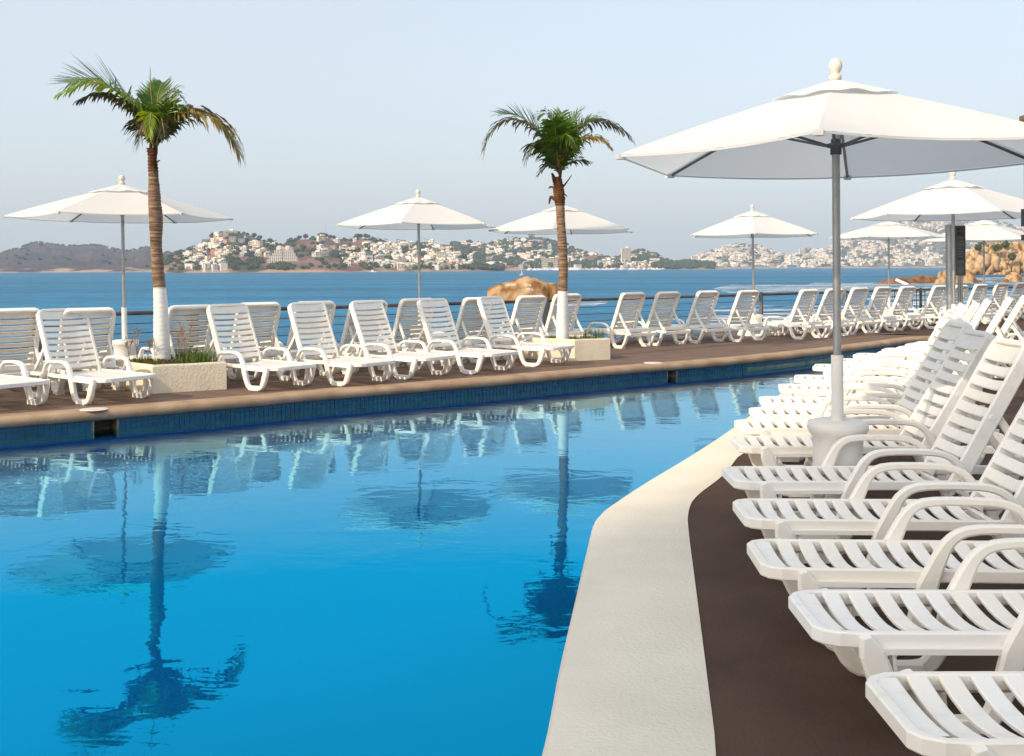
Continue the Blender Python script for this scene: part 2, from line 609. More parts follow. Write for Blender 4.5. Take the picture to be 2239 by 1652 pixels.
# ------------------------------------------------------------------ pool outline
WATER = -0.22
far_px = [(0, 935.6), (260, 914), (551, 889), (680, 876.5), (936, 855.6), (1076, 844), (1377, 816.5), (1566, 801), (1743, 783), (1837, 771.5), (1936, 758.5), (2033, 747)]
far_in = [gp(x, y, -0.10) for x, y in far_px]
d0 = (far_in[1] - far_in[0]).normalized()
far_in = [far_in[0] - d0 * 9, far_in[0] - d0 * 4] + far_in
for p in far_in:
    p.z = 0
far_in += [Vector((10.0, 21.2, 0)), Vector((11.2, 20.9, 0)), Vector((11.3, 19.8, 0))]
far_line = smooth_path(far_in, 5)
near_px = [(1183, 1652), (1225, 1450), (1262, 1290), (1288, 1180), (1304, 1128), (1345, 1095), (1420, 1047), (1500, 1000), (1570, 955), (1640, 905), (1672, 880)]
near_in = [gp(x, y, 0) for x, y in near_px]
near_in = [Vector((-1.1, -2.2, 0)), Vector((-0.55, 0.4, 0)), Vector((-0.1, 2.2, 0))] + near_in + [Vector((3.65, 13.2, 0)), Vector((4.7, 14.9, 0)), Vector((6.2, 16.6, 0)), Vector((8.0, 17.9, 0)), Vector((9.8, 18.8, 0))]
near_line = smooth_path(near_in, 4)


def offset(line, d):
    out = []
    for i, p in enumerate(line):
        t = (line[min(i + 1, len(line) - 1)] - line[max(i - 1, 0)])
        t.z = 0
        t.normalize()
        out.append(p + Vector((-t.y, t.x, 0)) * d)
    return out


far_out = offset(far_line[:-11], 0.30)          # deck side of the far coping
near_out_px = [(1565, 1652), (1548, 1500), (1520, 1280), (1506, 1170), (1504, 1125), (1520, 1088), (1580, 1040), (1612, 1000)]
near_out = [gp(x, y, 0) for x, y in near_out_px]
near_out = [Vector((-0.35, -2.2, 0)), Vector((0.15, 0.4, 0)), Vector((0.45, 2.2, 0))] + near_out
tail = offset(near_line, -0.48)
tail = [p for p in tail if p.y > near_out[-1].y + 1.2]
near_out = smooth_path(near_out, 4) + tail

wall_far = offset(far_line, 0.05)
wall_near = offset(near_line, -0.04)
pool_poly = wall_far + wall_near[::-1]


def ngon(name, pts, z, m, kind='structure'):
    bm = bmesh.new()
    vs = [bm.verts.new((p.x, p.y, z)) for p in pts]
    f = bm.faces.new(vs)
    if f.normal.z < 0:
        f.normal_flip()
    bmesh.ops.triangulate(bm, faces=[f])
    me = bpy.data.meshes.new(name)
    bm.to_mesh(me)
    bm.free()
    me.materials.append(m)
    for p in me.polygons:
        if p.normal.z < 0:
            me.flip_normals()
            break
    o = link(name, me)
    return tag(o, kind=kind)


water = ngon('pool_water', pool_poly, WATER, M['pool_water'])
floor = ngon('pool_floor', pool_poly, -0.56, M['pool_floor'])

# wall under the far coping, with two skimmer mouths left open
skim_px = [(231, 928, 0.25), (1460, 817, 0.20)]
skims = []


def arcs(line):
    L = [0.0]
    for a, b in zip(line, line[1:]):
        L.append(L[-1] + (b - a).length)
    return L


def at_arc(line, L, s):
    for i in range(len(line) - 1):
        if s <= L[i + 1] or i == len(line) - 2:
            t = (s - L[i]) / max(L[i + 1] - L[i], 1e-6)
            d = (line[i + 1] - line[i]).normalized()
            return line[i].lerp(line[i + 1], t), d


LW = arcs(wall_far)
for (px, py, w) in skim_px:
    g = gp(px, py, -0.17)
    best = min(range(int(LW[-1] * 20)), key=lambda k: (at_arc(wall_far, LW, k / 20)[0] - Vector((g.x, g.y, 0))).length)
    skims.append((best / 20, w))

wm = MB()


def wall_piece(mb, s0, s1, z0, z1, back=0.0):
    n = max(1, int((s1 - s0) / 0.5))
    for k in range(n):
        a, da = at_arc(wall_far, LW, s0 + (s1 - s0) * k / n)
        b, db = at_arc(wall_far, LW, s0 + (s1 - s0) * (k + 1) / n)
        na, nb = Vector((-da.y, da.x, 0)) * back, Vector((-db.y, db.x, 0)) * back
        mb.add([a + na + Vector((0, 0, z0)), b + nb + Vector((0, 0, z0)), b + nb + Vector((0, 0, z1)), a + na + Vector((0, 0, z1))], [(0, 1, 2, 3)])


cuts = sorted(skims)
ZT, ZS0, ZS1 = -0.06, -0.30, -0.105
edges = [0.0]
for s, w in cuts:
    edges += [s - w / 2, s + w / 2]
edges.append(LW[-1])
for i in range(0, len(edges), 2):
    wall_piece(wm, edges[i], edges[i + 1], ZS0, ZT, 0.012)
for s, w in cuts:
    wall_piece(wm, s - w / 2, s + w / 2, ZS1, ZT, 0.012)
wall_o = wm.build('pool_wall', M['grout'])
tag(wall_o, kind='structure')
lw = MB()
wall_piece(lw, 0, LW[-1], -0.57, ZS0, 0.012)
for a, b in zip(wall_near, wall_near[1:]):
    lw.add([(a.x, a.y, -0.57), (b.x, b.y, -0.57), (b.x, b.y, -0.05), (a.x, a.y, -0.05)], [(0, 1, 2, 3)])
lw.build('painted_face', M['pool_floor'], wall_o)

for s, w in cuts:
    p, d = at_arc(wall_far, LW, s)
    n = Vector((-d.y, d.x, 0))
    o = empty('pool_skimmer', p, math.atan2(d.y, d.x))
    b = MB()
    dep = 0.30
    for (c, dd) in (((0, 0.02 + dep, -0.2), (w, 0.01, 0.2)), ((-w / 2, 0.02 + dep / 2, -0.2), (0.01, dep, 0.2)), ((w / 2, 0.02 + dep / 2, -0.2), (0.01, dep, 0.2)),
                    ((0, 0.02 + dep / 2, -0.305), (w, dep, 0.01)), ((0, 0.02 + dep / 2, -0.098), (w, dep, 0.01))):
        b.box(c, dd)
    b.build('recess_lining', M['trunk'], o)
    for sg in (-1, 1):
        f = MB()
        f.box((sg * (w / 2 + 0.002), 0.008, -0.165), (0.012, 0.02, 0.11))
        f.build('mouth_jamb', M['grout'], o)
    tag(o, 'dark skimmer opening in the blue tiled pool wall, ' + ('at the left below the cream planter' if s == cuts[0][0] else 'farther right along the far edge'), 'pool skimmer', 'skimmer openings in the pool wall')

# tiles of the band, each a piece of the wall: the 300 nearest singly
TP = 0.0595
tile_me = {}
for mi, mn in enumerate(('tile', 'tile2')):
    t = MB()
    t.box((0, 0, 0), (TP - 0.005, 0.010, TP - 0.005))
    tile_me[mi] = t.mesh('tile', M[mn])
visible0 = min(LW[i] for i in range(len(wall_far)) if wall_far[i].y > 0 and project(wall_far[i])[0] > -30) - 0.5
rest = MB()
count = 0
s = visible0
RT = random.Random(3)
while s < LW[-1] - 0.1:
    p, d = at_arc(wall_far, LW, s)
    ang = math.atan2(d.y, d.x)
    for row in range(3):
        z = -0.083 - TP * row
        if any(abs(s - c) < w / 2 + TP * 0.5 for c, w in cuts) and row > 0:
            continue
        jit = RT.uniform(-0.0015, 0.0015)
        mi = 1 if (row == 0 and RT.random() < 0.6) or RT.random() < 0.12 else 0
        loc = p + Vector((-d.y, d.x, 0)) * (0.004 + jit) + Vector((0, 0, z))
        if row < 2 and count < 298:
            o = link('tile', tile_me[mi], wall_o, loc)
            o.rotation_euler = (0, 0, ang)
            count += 1
        elif row < 2 or s < visible0 + 12:
            rest.cur = mi
            rest.box((0, 0, 0), (TP - 0.005, 0.010, TP - 0.005), Matrix.Translation(loc) @ Matrix.Rotation(ang, 4, 'Z'))
    s += TP
tag(rest.build('tile_band', [M['tile'], M['tile2']], wall_o), kind='stuff')


# ------------------------------------------------------------------ copings (rounded nose towards the pool)
def coping(name, inner, outer, m, prof, skip=()):
    b = MB()
    vs = []
    for p, q in zip(inner, outer):
        for (t, z) in prof:
            v = p.lerp(q, t)
            vs.append((v.x, v.y, z))
    k = len(prof)
    n = len(inner)
    b.add(vs, [(i * k + j, (i + 1) * k + j, (i + 1) * k + j + 1, i * k + j + 1) for i in range(n - 1) for j in range(k - 1)], True)
    return tag(b.build(name, m), kind='structure')


nose = [(0.30, -0.115), (0.10, -0.112), (0.02, -0.095), (-0.03, -0.065), (-0.01, -0.030), (0.06, -0.006), (0.16, 0.004), (1.0, 0.004)]
coping('far_coping', far_line[:len(far_out)], far_out, M['coping'], nose)


def resample(line, n):
    L = arcs(line)
    return [at_arc(line, L, L[-1] * i / (n - 1))[0] for i in range(n)]


# near coping: pair up inner and outer lines by nearest point
nin = resample(near_line, 130)
no = resample(near_out, 600)
pairs, last = [], 0
for p in nin:
    j = min(range(last, len(no)), key=lambda k: (no[k] - p).length)
    last = j
    pairs.append(no[j])
nose2 = [(0.20, -0.115), (0.06, -0.112), (0.01, -0.09), (-0.015, -0.06), (-0.008, -0.025), (0.02, -0.006), (0.05, 0.004), (1.0, 0.004)]
coping('near_coping', nin, pairs, M['near_coping'], nose2)

# ------------------------------------------------------------------ decks
RP, RD = Vector((0.88, 20.85, 0)), Vector((0.79, 0.613, 0)).normalized()
RN = Vector((-RD.y, RD.x, 0))


def rail_at(px):
    """point of the rail line seen at column px"""
    k = (px - CX) / FPX
    t = (k * RP.y - RP.x) / (RD.x - k * RD.y)
    return RP + RD * t


# base slab under the far deck's panels, with a face down to the sea
c0, c1 = far_out[0], far_out[-1]
edge0 = c0 + RN * ((RP - c0).dot(RN) + 0.25)
edge1 = RP + RD * 26 + RN * 0.25
base = MB()
fo = far_out
pts_out = [p + RN * ((RP - p).dot(RN) + 0.25) for p in fo]
for i in range(len(fo) - 1):
    base.add([fo[i] + Vector((0, 0, -0.012)), fo[i + 1] + Vector((0, 0, -0.012)), pts_out[i + 1] + Vector((0, 0, -0.012)), pts_out[i] + Vector((0, 0, -0.012))], [(0, 1, 2, 3)])
a, b = edge0 - RD * 3, edge1 + RD * 10
base.add([a, b, b + Vector((0, 0, -4.5)), a + Vector((0, 0, -4.5))], [(0, 1, 2, 3)])
far_deck = tag(base.build('far_deck', M['joint']), kind='structure')
# slabs
LO = arcs(fo)
ncell = int(LO[-1] / 1.9)
for i in range(ncell):
    s0, s1 = LO[-1] * i / ncell, LO[-1] * (i + 1) / ncell
    for j in range(4):
        off = 0.5 * (s1 - s0) if j % 2 else 0
        g = 0.004
        b = MB()
        ss = [max(0, min(LO[-1], v)) for v in (s0 - off + g, (s0 + s1) / 2 - off, s1 - off - g)]
        if i == ncell - 1 and off:
            ss[2] = LO[-1]
        if ss[2] - ss[0] < 0.05:
            continue
        t0, t1 = j / 4, (j + 1) / 4
        vs = []
        for sv in ss:
            p, d = at_arc(fo, LO, sv)
            q = p + RN * ((RP - p).dot(RN) + 0.24)
            w = (q - p).length
            e0, e1 = t0 + g / w, t1 - g / w
            vs += [p.lerp(q, e0), p.lerp(q, e1)]
        top = [v + Vector((0, 0, 0.0 + 0.0012 * ((i * 7 + j * 3) % 3))) for v in vs]
        low = [v + Vector((0, 0, -0.011)) for v in vs]
        b.add(top + low, [(0, 2, 3, 1), (2, 4, 5, 3), (0, 6, 8, 2), (2, 8, 10, 4), (1, 3, 9, 7), (3, 5, 11, 9), (0, 1, 7, 6), (4, 10, 11, 5)])
        b.build('slab', M['deck'], far_deck)

# near deck: from the near coping to the right, round the pool's end to the rail
end_q = pts_out[-1]
poly = [p for p in pairs] + [Vector((10.6, 18.9, 0)), Vector((11.7, 19.7, 0)), Vector((11.9, 20.9, 0)), Vector((11.2, 21.4, 0))]
poly = [p for i, p in enumerate(poly) if i == 0 or (p - poly[i - 1]).length > 0.004]
poly += [far_out[-1], pts_out[-1], edge1, Vector((60, edge1.y, 0)), Vector((60, -120, 0)), Vector((-110, -120, 0)), Vector((-110, -2.2, 0))]
ngon('near_deck', poly, 0.0, M['near_deck'])
ngon('pool_end_deck', [Vector((-110, -2.2, 0)), Vector((-1.1, -2.2, 0)), far_in[0] + Vector((0.0, -1, 0)), far_in[0], far_out[0], pts_out[0], Vector((-40, -12, 0))], -0.004, M['near_deck'])

# ------------------------------------------------------------------ sea
SEA = -3.5
xs = [-8000, -4000, -2000, -1000, -400, -150, -60, 0, 60, 150, 400, 1000, 2500, 4000, 8000]
ys = [-400, -100, 0, 30, 60, 120, 250, 500, 1000, 2000, 4000, 8000, 12000]
b = MB()
b.add([(x, y, SEA) for y in ys for x in xs], [(j * len(xs) + i, j * len(xs) + i + 1, (j + 1) * len(xs) + i + 1, (j + 1) * len(xs) + i) for j in range(len(ys) - 1) for i in range(len(xs) - 1)])
tag(b.build('sea', M['sea']), kind='structure')


def foam_patch(px0, px1, py0, py1, dz=0.03, n=10):
    b = MB()
    vs = []
    for j in range(2):
        for i in range(n + 1):
            px = px0 + (px1 - px0) * i / n
            py = py0 if j == 0 else py1
            if i in (0, n):
                py = (py0 + py1) / 2 + (py - (py0 + py1) / 2) * 0.1
            p = gp(px, py, SEA + dz)
            vs.append(p)
    b.add(vs, [(i, i + 1, n + 2 + i, n + 1 + i) for i in range(n)])
    return tag(b.build('sea_foam', M['foam']), kind='stuff')


for k, f in enumerate(((1740, 2120, 618, 640), (1890, 2250, 636, 668), (1560, 1900, 622, 640), (2110, 2300, 606, 622), (1040, 1330, 655, 667), (1500, 2300, 668, 740))):
    foam_patch(*f, dz=0.03 + 0.004 * k)

# ------------------------------------------------------------------ railing
rl = empty('sea_railing', RP)
tag(rl, 'steel railing with square grey posts and thin cables along the sea edge', 'railing')
RH = 0.86


def rloc(p, z=0):
    return Vector((p.x - RP.x, p.y - RP.y, z))


r0, r1 = rail_at(-150), rail_at(2330)
ang = math.atan2(RD.y, RD.x)
posts = [-110, 80, 420, 812, 1194, 1663, 1847, 2012, 2147, 2240]
b = MB()
b.tube([rloc(r0, RH), rloc(r1, RH)], 0.032, 10)
b.build('top_rail', M['steel'], rl)
for k in range(5):
    b = MB()
    b.tube([rloc(r0, 0.12 + 0.145 * k), rloc(r1, 0.12 + 0.145 * k)], 0.006, 5)
    b.build('cable', M['cable'], rl)
for px in posts:
    p = rail_at(px)
    b = MB()
    wd = 0.20 if px > 1500 else 0.22
    b.box((0, 0, 0.45), (wd, 0.07, 0.94))
    b.box((0, 0, 0.01), (wd + 0.06, 0.13, 0.018))
    o = b.build('post', M['post'], rl, rloc(p))
    o.rotation_euler = (0, 0, ang + 0.5)
# low gate of bars in the railing near the far end
gt = empty('railing_gate', rail_at(1975), ang)
tag(gt, 'rusty bar gate in the sea railing beside a grey post', 'gate')
for k in range(8):
    b = MB()
    b.tube([(-0.6 + 0.22 * k, -0.09, 0.05), (-0.6 + 0.22 * k, -0.09, 0.84)], 0.012, 6)
    b.build('bar', M['steel'], gt)
for z in (0.12, 0.8):
    b = MB()
    b.tube([(-0.62, -0.09, z), (0.98, -0.09, z)], 0.014, 6)
    b.build('cross_bar', M['steel'], gt)
wp = MB()
pp = rail_at(2176)
wp.box((0, 0, 0.42), (0.16, 0.16, 0.84))
wp.box((0, 0, 0.85), (0.19, 0.19, 0.03))
tag(wp.build('white_post', M['white_paint'], None, pp + RN * -0.25), 'short white square post by the sea railing at far right', 'post')

# skimmer lids let into the deck edge
for (px, py, lab) in ((206, 894.5, 'round cream skimmer lid in the deck edge near the left planter'), (1427, 793, 'round cream skimmer lid in the deck edge in front of the right planter')):
    b = MB()
    b.lathe([(0, 0.006), (0.13, 0.006), (0.145, 0.004), (0.15, 0.0)], 28)
    tag(b.build('skimmer_lid', M['lid'], None, gp(px, py, 0.004)), lab, 'lid', 'lids of the pool skimmers')

# ------------------------------------------------------------------ unseen slim tower block, added behind the camera to shade the near end
tc_ = Vector((0.45 - 0.76 * 90 + 0.65 * 3.7, 6.1 - 0.65 * 90 - 0.76 * 3.7, 0))
tw = empty('shade_tower', tc_, math.atan2(0.65, 0.76) + math.pi)
tag(tw, 'unseen cream tower block added behind the camera to shade the near pool edge', 'tower')
b = MB()
b.box((0, 0, 28.1), (7, 7.4, 56.2))
for k in range(18):
    b.box((0, 0, 3 * k + 2.85), (7.3, 7.7, 0.25))
b.build('wall', M['stucco'], tw)
for k in range(18):
    for sg in (-1, 1):
        b = MB()
        b.box((-3.52, sg * 1.8, 3 * k + 1.5), (0.06, 1.6, 1.4))
        b.build('window', M['dark'], tw)

# ------------------------------------------------------------------ sun loungers
KX, KY, KZ = 1.12, 0.94, 0.84
SEAT = 0.356 * KZ


def stretch(o, full=True):
    o.data.transform(Matrix.Diagonal((KX, KY if full else 1, KZ if full else 1, 1)))
    return o


def lounger_proto(angle):
    root = empty('sun_lounger')
    P = M['plastic']
    # outline frame of the seat: two rails joined round the foot end
    b = MB()
    ol = [(-0.30, 1.87), (-0.30, 1.0), (-0.30, 0.14), (-0.293, 0.085), (-0.262, 0.042), (-0.215, 0.022), (0.215, 0.022), (0.262, 0.042), (0.293, 0.085), (0.30, 0.14), (0.30, 1.0), (0.30, 1.87)]
    b.sweep([(x, y, 0.332) for x, y in ol], 0.056, 0.036, (0, 0, 1), 0.35)
    b.sweep([(-0.28, 1.85, 0.305), (0.28, 1.85, 0.305)], 0.07, 0.035, (0, 0, 1), 0.3)
    b.sweep([(-0.28, 1.22, 0.295), (0.28, 1.22, 0.295)], 0.05, 0.03, (0, 0, 1), 0.3)
    stretch(b.build('seat_frame', P, root))
    xs = [-0.285, -0.22, -0.15, -0.07, 0.0, 0.07, 0.15, 0.22, 0.285]

    def slat(name, w, depth=0.030, half=0.285, th=0.012, par=root, mtx=None, loc=(0, 0, 0)):
        q = MB()
        vs = []
        for x in xs:
            x = x * half / 0.285
            z = -depth * (1 - (x / half) ** 2) ** 1.0
            for (y, dz) in ((-w / 2, -th), (-w / 2, -0.004), (-w / 2 + 0.005, 0.0), (w / 2 - 0.005, 0.0), (w / 2, -0.004), (w / 2, -th), (w / 2 - 0.008, -th), (w / 2 - 0.012, -0.006), (-w / 2 + 0.012, -0.006), (-w / 2 + 0.008, -th)):
                vs.append((x, y, z + dz))
        k = 10
        q.add(vs, [(i * k + j, i * k + (j + 1) % k, (i + 1) * k + (j + 1) % k, (i + 1) * k + j) for i in range(len(xs) - 1) for j in range(k)])
        me = q.mesh(name, P)
        me.transform(Matrix.Diagonal((KX, KY if 'seat' in name or 'foot' in name else 1, 1, 1)))
        return me

    seat_me = slat('seat_slat', 0.063)
    foot_me = slat('foot_panel', 0.085, 0.014, 0.262)
    link('foot_panel', foot_me, root, (0, 0.068 * KY, SEAT))
    y = 0.110 + 0.029 + 0.033
    for k in range(11):
        link('seat_slat', seat_me, root, (0, y * KY, SEAT))
        y += 0.0945
    # leg loop running up into the arm, one each side
    arm = [(0.155, 0.350), (0.175, 0.29), (0.205, 0.20), (0.235, 0.11), (0.272, 0.052), (0.33, 0.032), (0.49, 0.032), (0.55, 0.055), (0.585, 0.12), (0.612, 0.20), (0.635, 0.29), (0.665, 0.37), (0.70, 0.45), (0.735, 0.50), (0.79, 0.532), (0.90, 0.542), (1.08, 0.538), (1.16, 0.522), (1.22, 0.485), (1.26, 0.42), (1.285, 0.35), (1.30, 0.30)]
    bb = [0.035, 0.085, 0.09, 0.078, 0.070, 0.066, 0.066, 0.066, 0.070, 0.080, 0.085, 0.068, 0.055, 0.048, 0.043, 0.040, 0.040, 0.040, 0.042, 0.045, 0.05, 0.06]
    for sx in (-1, 1):
        q = MB()
        q.sweep(smooth_path([(sx * 0.338, a, c) for a, c in arm], 2), 0.048, sum([[w, (w + bb[min(i + 1, len(bb) - 1)]) / 2] for i, w in enumerate(bb)], [])[:-1], (1, 0, 0), 0.45)
        q.box((sx * 0.325, 0.415, 0.030), (0.080, 0.20, 0.060))
        q.sweep([(sx * 0.300, 0.25, 0.30), (sx * 0.300, 0.262, 0.12), (sx * 0.300, 0.31, 0.045)], 0.05, 0.014, (1, 0, 0), 0.3)
        q.box((sx * 0.333, 0.40, 0.300), (0.030, 0.50, 0.022))
        stretch(q.build('arm_and_leg', P, root))
        q = MB()
        hind = [(1.33, 0.31), (1.35, 0.24), (1.385, 0.13), (1.43, 0.055), (1.50, 0.028), (1.60, 0.028), (1.66, 0.05), (1.72, 0.14), (1.76, 0.24), (1.79, 0.31)]
        q.sweep(smooth_path([(sx * 0.330, a, c) for a, c in hind], 2), 0.062, 0.056, (1, 0, 0), 0.3)
        q.box((sx * 0.322, 1.56, 0.032), (0.082, 0.20, 0.064))
        stretch(q.build('hind_leg', P, root))
    # back rest, hinged at y = 1.2
    H = Matrix.Translation((0, 1.205 * KY, 0.345 * KZ)) @ Matrix.Rotation(rad(angle), 4, 'X')
    q = MB()
    ol = [(-0.270, 0.0), (-0.268, 0.74), (-0.262, 0.785), (-0.245, 0.808), (-0.215, 0.818), (0.215, 0.818), (0.245, 0.808), (0.262, 0.785), (0.268, 0.74), (0.270, 0.0)]
    q.sweep([H @ Vector((x, v, -0.036)) for x, v in ol], 0.080, 0.034, (H.to_3x3() @ Vector((0, 0, 1))), 0.35)
    stretch(q.build('back_frame', P, root), False)
    bs = slat('back_slat', 0.056, 0.022, 0.256, 0.012)
    hs = slat('headrest_panel', 0.100, 0.016, 0.252, 0.012)

    def place(me, v, name):
        o = link(name, me, root)
        o.matrix_local = H @ Matrix.Translation((0, v, 0.0))
        return o
    place(hs, 0.752, 'headrest_panel')
    v = 0.752 - 0.050 - 0.020 - 0.029
    for k in range(8):
        place(bs, v, 'back_slat')
        v -= 0.080
    for sx in (-1, 1):
        q = MB()
        a = H @ Vector((sx * 0.291 * KX, 0.40, -0.03))
        q.tube([a + Vector((-0.006 * sx, 0, 0)), a + Vector((0.004 * sx, 0, 0))], 0.014, 10)
        q.build('bolt', P, root)
    # prop that holds the back up
    q = MB()
    top = H @ Vector((0, 0.42, -0.07))
    y1 = min(top.y + 0.26, 1.66)
    for sx in (-1, 1):
        q.sweep([(sx * 0.235, top.y - 0.01, top.z + 0.02), (sx * 0.240, (top.y + y1) / 2 - 0.012, (top.z + 0.29) / 2), (sx * 0.245, y1, 0.29)], 0.026, 0.040, (1, 0, 0), 0.3)
    q.sweep([(-0.245, y1 - 0.005, 0.335), (0.245, y1 - 0.005, 0.335)], 0.065, 0.026, (0, 0, 1), 0.3)
    stretch(q.build('back_prop', P, root), False)
    return root


PROTO = {}


RL = random.Random(99)


def lounger(pos, head, label, group, angle=60):
    """pos: middle of the foot end on the floor; head: direction from foot to head"""
    if angle not in PROTO:
        o = PROTO[angle] = lounger_proto(angle)
    else:
        o = copy_tree(PROTO[angle])
    o.location = (pos[0], pos[1], 0.004 if len(pos) < 3 else pos[2])
    h = Vector((head[0], head[1])).normalized()
    o.rotation_euler = (0, 0, math.atan2(-h.x, h.y) + rad(RL.uniform(-1.6, 1.6)))
    tag(o, label, 'sun lounger', group)
    return o


ORD = ['first', 'second', 'third', 'fourth', 'fifth', 'sixth', 'seventh', 'eighth', 'ninth', 'tenth', 'eleventh', 'twelfth', 'thirteenth', 'fourteenth', 'fifteenth', 'sixteenth', 'seventeenth', 'eighteenth', 'nineteenth', 'twentieth']

# right-hand row: the far corner of each foot end as seen
row = [(1870, 1470, 0), (1708, 1290, 0), (1622, 1178, 2), (1593, 1090, 1.5), (1573, 1020, 1), (1588, 953, 0), (1600, 917, 3), (1633.5, 890, 6), (1656, 866, 9), (1700, 838.6, 13), (1736, 818.7, 17), (1780.7, 795, 21), (1829, 783, 25), (1874, 771, 28), (1937, 760, 31), (1990, 749, 34)]
NARROW = 0.64                                     # a narrower model than on the far side
names = {0: 'nearest white lounger at the bottom right corner, only its foot end in view',
         4: 'white lounger directly in front of the large parasol base', 5: 'white lounger just behind the large parasol base',
         6: 'white lounger second behind the large parasol base'}
for i, (px, py, a) in enumerate(row):
    c = gp(px, py, 0.33)
    a = rad(a)
    head = Vector((math.cos(a), -math.sin(a), 0))
    side = Vector((head.y, -head.x, 0))           # towards the camera
    p = Vector((c.x, c.y, 0)) + side * 0.35 * NARROW
    lab = names.get(i, 'white slatted lounger, %s from the camera in the right-hand poolside row' % ORD[i])
    lo = lounger((p.x, p.y), head, lab, 'white loungers along the right side of the pool', 60 if i not in (5, 7) else 58)
    lo.scale = (NARROW, 1.06, 1.09)
# loungers behind them, by the right border
for i, (x, y, a) in enumerate(((7.1, 16.2, 38), (8.6, 17.3, 42), (8.0, 14.6, 40), (9.3, 15.9, 44), (10.6, 17.6, 46), (6.3, 12.2, 30))):
    a = rad(a)
    lounger((x, y), (math.cos(a), -math.sin(a)), 'lounger by the right border, %s in the row behind the poolside row' % ORD[i], 'loungers crowded by the right border')

# front row on the far side: the right corner of each foot end as seen
fr = [(111, 831), (344, 818), (697, 795), (870, 787), (1001, 775.6), (1138, 767), (1262, 754)]
fl = ['white lounger at the left border, facing the pool, left of the cream planter', 'white lounger facing the pool with its foot in front of the left planter',
      'white lounger facing the pool, first to the right of the left planter', 'white lounger facing the pool, second to the right of the left planter',
      'white lounger facing the pool, third to the right of the left planter', 'white lounger facing the pool, second to the left of the right planter',
      'white lounger facing the pool with its foot in front of the right planter']
hd = Vector((-0.80, 0.60, 0))
for (px, py), lab in zip(fr, fl):
    c = gp(px, py, 0.305)
    p = Vector((c.x, c.y, 0)) + Vector((-0.60, -0.80, 0)) * 0.33 + hd * 0.01
    lounger((p.x, p.y), hd, lab, 'loungers facing the pool on the far side', RL.choice([66, 67, 68]))

# row by the railing, backs towards the pool: middle of the top edge of each back
tops = [(30, 673), (196, 671), (412, 665), (570, 660), (688, 657.5), (800, 655), (915, 651), (1050, 648), (1160, 645), (1243, 641), (1382, 638), (1460, 636), (1546, 634), (1634, 633), (1765, 631), (1822, 629.5), (1880, 627.5), (1928, 626), (1983, 624.5), (2054, 623.3), (2100, 622), (2143, 620.5), (2190, 618), (2232, 617)]
hb = Vector((0.62, -0.78, 0))
for i, (px, py) in enumerate(tops):
    x, y = px - CX, py - HY
    v = y + ROLL * x
    Y = (EYE - 1.055) * FPX / v
    Y *= 0.985
    top = Vector(((x - ROLL * y) / FPX * Y, Y, 0))
    p = top - hb.normalized() * 1.46
    lounger((p.x, p.y), hb, 'white lounger facing the sea, %s from the left in the row along the railing' % ORD[i] if i < 20 else 'lounger facing the sea in the railing row, %s from its right end' % ORD[23 - i] if i < 23 else 'last white lounger of the railing row, cut by the right border', 'loungers along the sea railing', RL.choice([66, 67, 67]))


